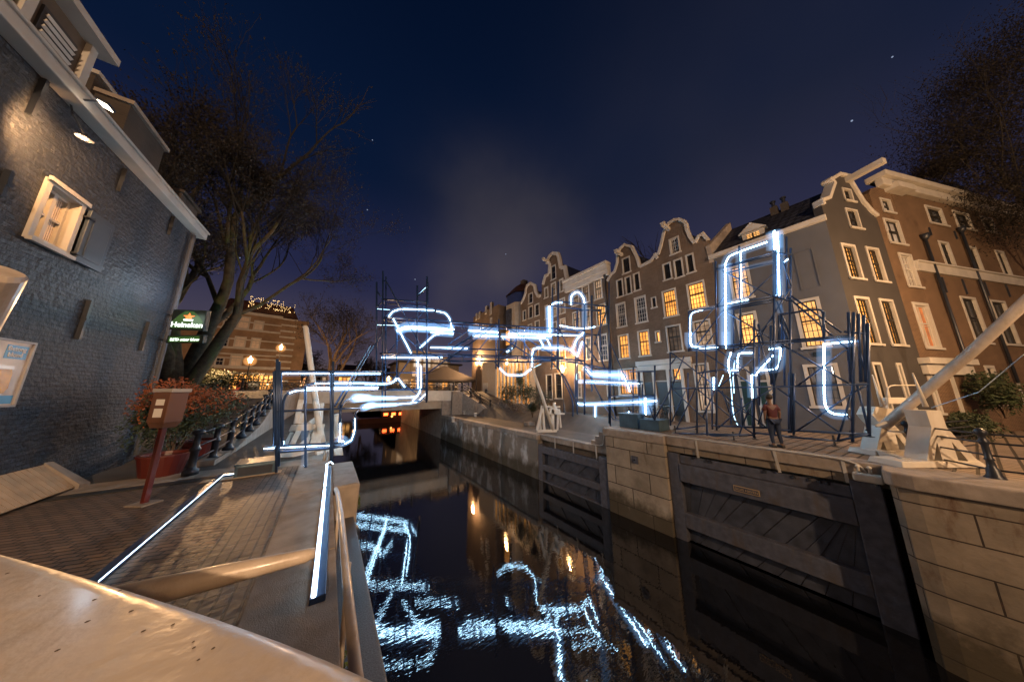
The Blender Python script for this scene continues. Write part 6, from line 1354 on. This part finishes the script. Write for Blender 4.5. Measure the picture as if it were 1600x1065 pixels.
for i, (px, py, D_, r, seed, m_, lab) in enumerate(((797, 614, 27, (1.3, 1.3, 1.0), 31, 'leaf_olive', 'rounded shrub at the top of the far bridge steps'), (822, 612, 24, (1.2, 1.2, .9), 32, 'leaf_dark', 'dark shrub between the steps and the white winch'), (832, 636, 19.5, (.38, .38, .38), 33, 'leaf_dark', 'small round topiary ball beside the white winch'), (845, 622, 20, (1.6, .7, .8), 34, 'leaf_olive', 'low hedge in front of the far house doors'), (812, 592, 28, (.5, .5, 1.1), 35, 'leaf_dark', 'narrow dark conifer before the lit columns'))):
    q = DP(px, py, D_); bush(lab, tuple(q), r, ((m_, .8, 0), ('leaf_brown', .2, .1)), 1800, .09 if D_ > 22 else .06, seed=seed)
q = DP(1555, 615, 12.0); bush('leafy evergreen shrub leaning over the railing before the brick building', (q.x, q.y, q.z+.1), (.75, .6, .85), (('leaf_dark', .8, 0), ('leaf_olive', .2, .1)), 4200, .07, seed=41)
q = DP(1515, 662, 11.5); bush('low hedge along the side-street pavement behind the trestle', (q.x, q.y, .55), (2.0, .6, .55), (('leaf_dark', .7, 0), ('leaf_olive', .3, .05)), 4200, .06, seed=42)
def tree(label, base, seed, trunks, H_, gens=5, rbase=.4, bark='bark', leaf=None, nleaf=0, lsize=.1, spread=.55, group=None, name='tree', up=.12, kids=(3, 4), lr=.72):
    random.seed(seed); t = thing(name, label, 'tree', base, group=group); bt_ = B(); bc = B(); tips = []
    def grow(p, d, L, r, g):
        n_ = 4 if g > 1 else 3; pts = [p]; dd = d.copy()
        for i in range(n_):
            dd = (dd+Vector((random.gauss(0,1), random.gauss(0,1), random.gauss(0,1)))*.10+Vector((0, 0, up*(.5 if g > 2 else .25)))).normalized(); pts.append(pts[-1]+dd*L/n_)
        r1 = r*.62; tgt = bt_ if g >= gens-2 else bc
        tgt.tube(pts, [r+(r1-r)*i/n_ for i in range(n_+1)], 9 if g == gens else (6 if g > 2 else 3), cap=False)
        if g == 0: tips.append(pts[-1]); tips.append(pts[1]); return
        nk = random.randint(*kids) + (2 if g <= 2 else 0)
        for k_ in range(nk):
            f_ = 1.0 if k_ == 0 else random.uniform(.35, 1.0); i0 = min(int(f_*n_), n_-1); pp_ = pts[i0]+(pts[i0+1]-pts[i0])*(f_*n_-i0)
            ax = dd.orthogonal().normalized(); ax.rotate(Matrix.Rotation(random.uniform(0, 2*math.pi), 3, dd)); an = random.uniform(.25, .5) if k_ == 0 else random.uniform(.4, .95)*spread*1.6
            nd = dd.copy(); nd.rotate(Matrix.Rotation(an, 3, ax)); grow(pp_, nd, L*random.uniform(lr-.12, lr+.08), r1*(.95 if k_ == 0 else random.uniform(.5, .8)), g-1)
    for (dx_, dy_, dz_, L, rr) in trunks: grow(Vector(base), Vector((dx_, dy_, dz_)).normalized(), L, rr, gens)
    bt_.build('trunk', bark, t, smooth=True); bc.build('twigs', 'twig', t)
    if leaf:
        b = B()
        for i in range(nleaf):
            c_ = random.choice(tips)+Vector((random.gauss(0,1), random.gauss(0,1), random.gauss(0,1)))*lsize*1.5; a_ = Vector((random.gauss(0,1), random.gauss(0,1), random.gauss(0,1))).normalized(); d_ = a_.orthogonal().normalized(); s_ = lsize*random.uniform(.5, 1.2)
            b.add([c_-a_*s_, c_+d_*s_*.5, c_+a_*s_, c_-d_*s_*.5], [(0,1,2,3)])
        b.build('crown', leaf, t)
    return t
tree('tall bare spreading tree with three leaders rising behind the inn on the left bank', (-6.4, 21, 1.2), 11, ((-.12, .1, 1, 5.6, .50), (.08, .1, 1, 6.2, .42), (.34, -.1, 1, 5.4, .34), (-.34, .0, 1, 5.4, .32)), 19, gens=6, leaf='leaf_brown', nleaf=70000, lsize=.07, spread=.46, bark='bark_mossy', kids=(3, 4), lr=.735, up=.2)
tree('bare round-crowned tree beyond the bridge in the centre left', (.2, 50, 2), 14, ((0, 0, 1, 6.0, .35), (.3, .1, 1, 5.6, .25), (-.3, .1, 1, 5.6, .25)), 15, gens=5, leaf='leaf_brown', nleaf=4500, lsize=.14, spread=.6)
tree('low bare tree far behind the bridge railing', (8.5, 85, 2), 15, ((0, 0, 1, 4.0, .3), (.3, 0, 1, 3.6, .2)), 10, gens=4, leaf='leaf_brown', nleaf=4500, lsize=.22, spread=.6, group='trees beyond the bridge')
tree('low bushy tree behind the left bridge end', (-5, 75, 2), 16, ((0, 0, 1, 3.6, .3), (-.3, 0, 1, 3.4, .2)), 10, gens=4, leaf='leaf_brown', nleaf=4500, lsize=.22, spread=.6, group='trees beyond the bridge')
tree('bare tree top showing behind the tall gabled houses', (30, 11, 3), 17, ((0, 0, 1, 6.0, .3), (.2, .2, 1, 5.6, .2)), 16, gens=4, leaf='leaf_brown', nleaf=1500, lsize=.10, spread=.6)
rt = tree('big dark tree crown overhanging the houses from the upper right edge', (38.5, -11.5, 0), 23, ((-.15, .25, 1, 8.0, .4), (-.45, .35, .9, 7.6, .3), (.0, .4, .9, 7.0, .3), (-.5, .1, .8, 7.4, .3)), 17, gens=6, spread=.5, kids=(3, 4), lr=.735, bark='twig')
random.seed(5); cl_ = []
for (px, py, D_, r_) in ((1585, 130, 15.5, 2.6), (1540, 175, 16, 2.3), (1500, 215, 16, 1.7), (1590, 235, 15, 2.4), (1470, 262, 16, 1.0), (1560, 285, 15, 1.7), (1600, 60, 16, 2.0), (1615, 330, 14.5, 1.6), (1520, 130, 17, 1.5)):
    cl_.append((DP(px, py, D_), r_))
def crownpt():
    c_, r_ = random.choice(cl_); v = Vector((random.gauss(0,1), random.gauss(0,1), random.gauss(0,.8)))*r_*.62; return c_+v+Vector((math.sin(v.z*4), math.cos(v.x*5), 0))*.25
leaves('crown', 'leaf_brown', rt, 52000, crownpt, .062, 6)
b = B()
for i in range(900):
    p_ = crownpt(); d_ = Vector((-random.random(), random.gauss(0,.4), random.gauss(.1,.4))).normalized(); b.tube([p_-d_*.6, p_+Vector((0, 0, .05)), p_+d_*.7], [.014, .01, .005], 3)
b.build('twigs', 'twig', rt)


random.seed(77)
for i, (u0, wd_, hh_, v_, mt, lab) in enumerate(((-16, 9, 7.5, 118, 'brick_far', 'far low brown house at the left end of the distant canal row'), (-6.5, 8, 6.2, 122, 'plaster_cream', 'far pale house in the middle of the distant canal row'), (2, 7, 8.2, 120, 'brick_brown', 'far taller dark brick house of the distant canal row'), (17.5, 9, 7.4, 116, 'brick_far', 'far brown house at the right end of the distant canal row'))):
    t = thing('far_house', lab, 'house', (u0, v_, 2), 0, 'distant houses beyond the bridge')
    b = B(); b.box(0, wd_, 0, 8, 0, hh_); b.build('wall', mt, t, local=True)
    b = B(); b.add([(-.2, -.2, hh_), (wd_+.2, -.2, hh_), (wd_+.2, 8.2, hh_), (-.2, 8.2, hh_), (-.2, 4, hh_+2.4), (wd_+.2, 4, hh_+2.4)], [(0,1,5,4), (3,4,5,2), (0,4,3), (1,2,5), (0,3,2,1)]); b.build('roof', 'roof_tile_red', t, local=True)
    for r_ in range(2):
        for c_ in range(4):
            x_ = .8+c_*(wd_-1.4)/4; z_ = .8+r_*2.8; b = B(); b.box(x_, x_+1.1, -.06, -.004, z_, z_+1.7); b.build('window', random.choice(['lit_gold', 'lit_pale', 'lit_bright', 'glass_dark']), t, local=True)
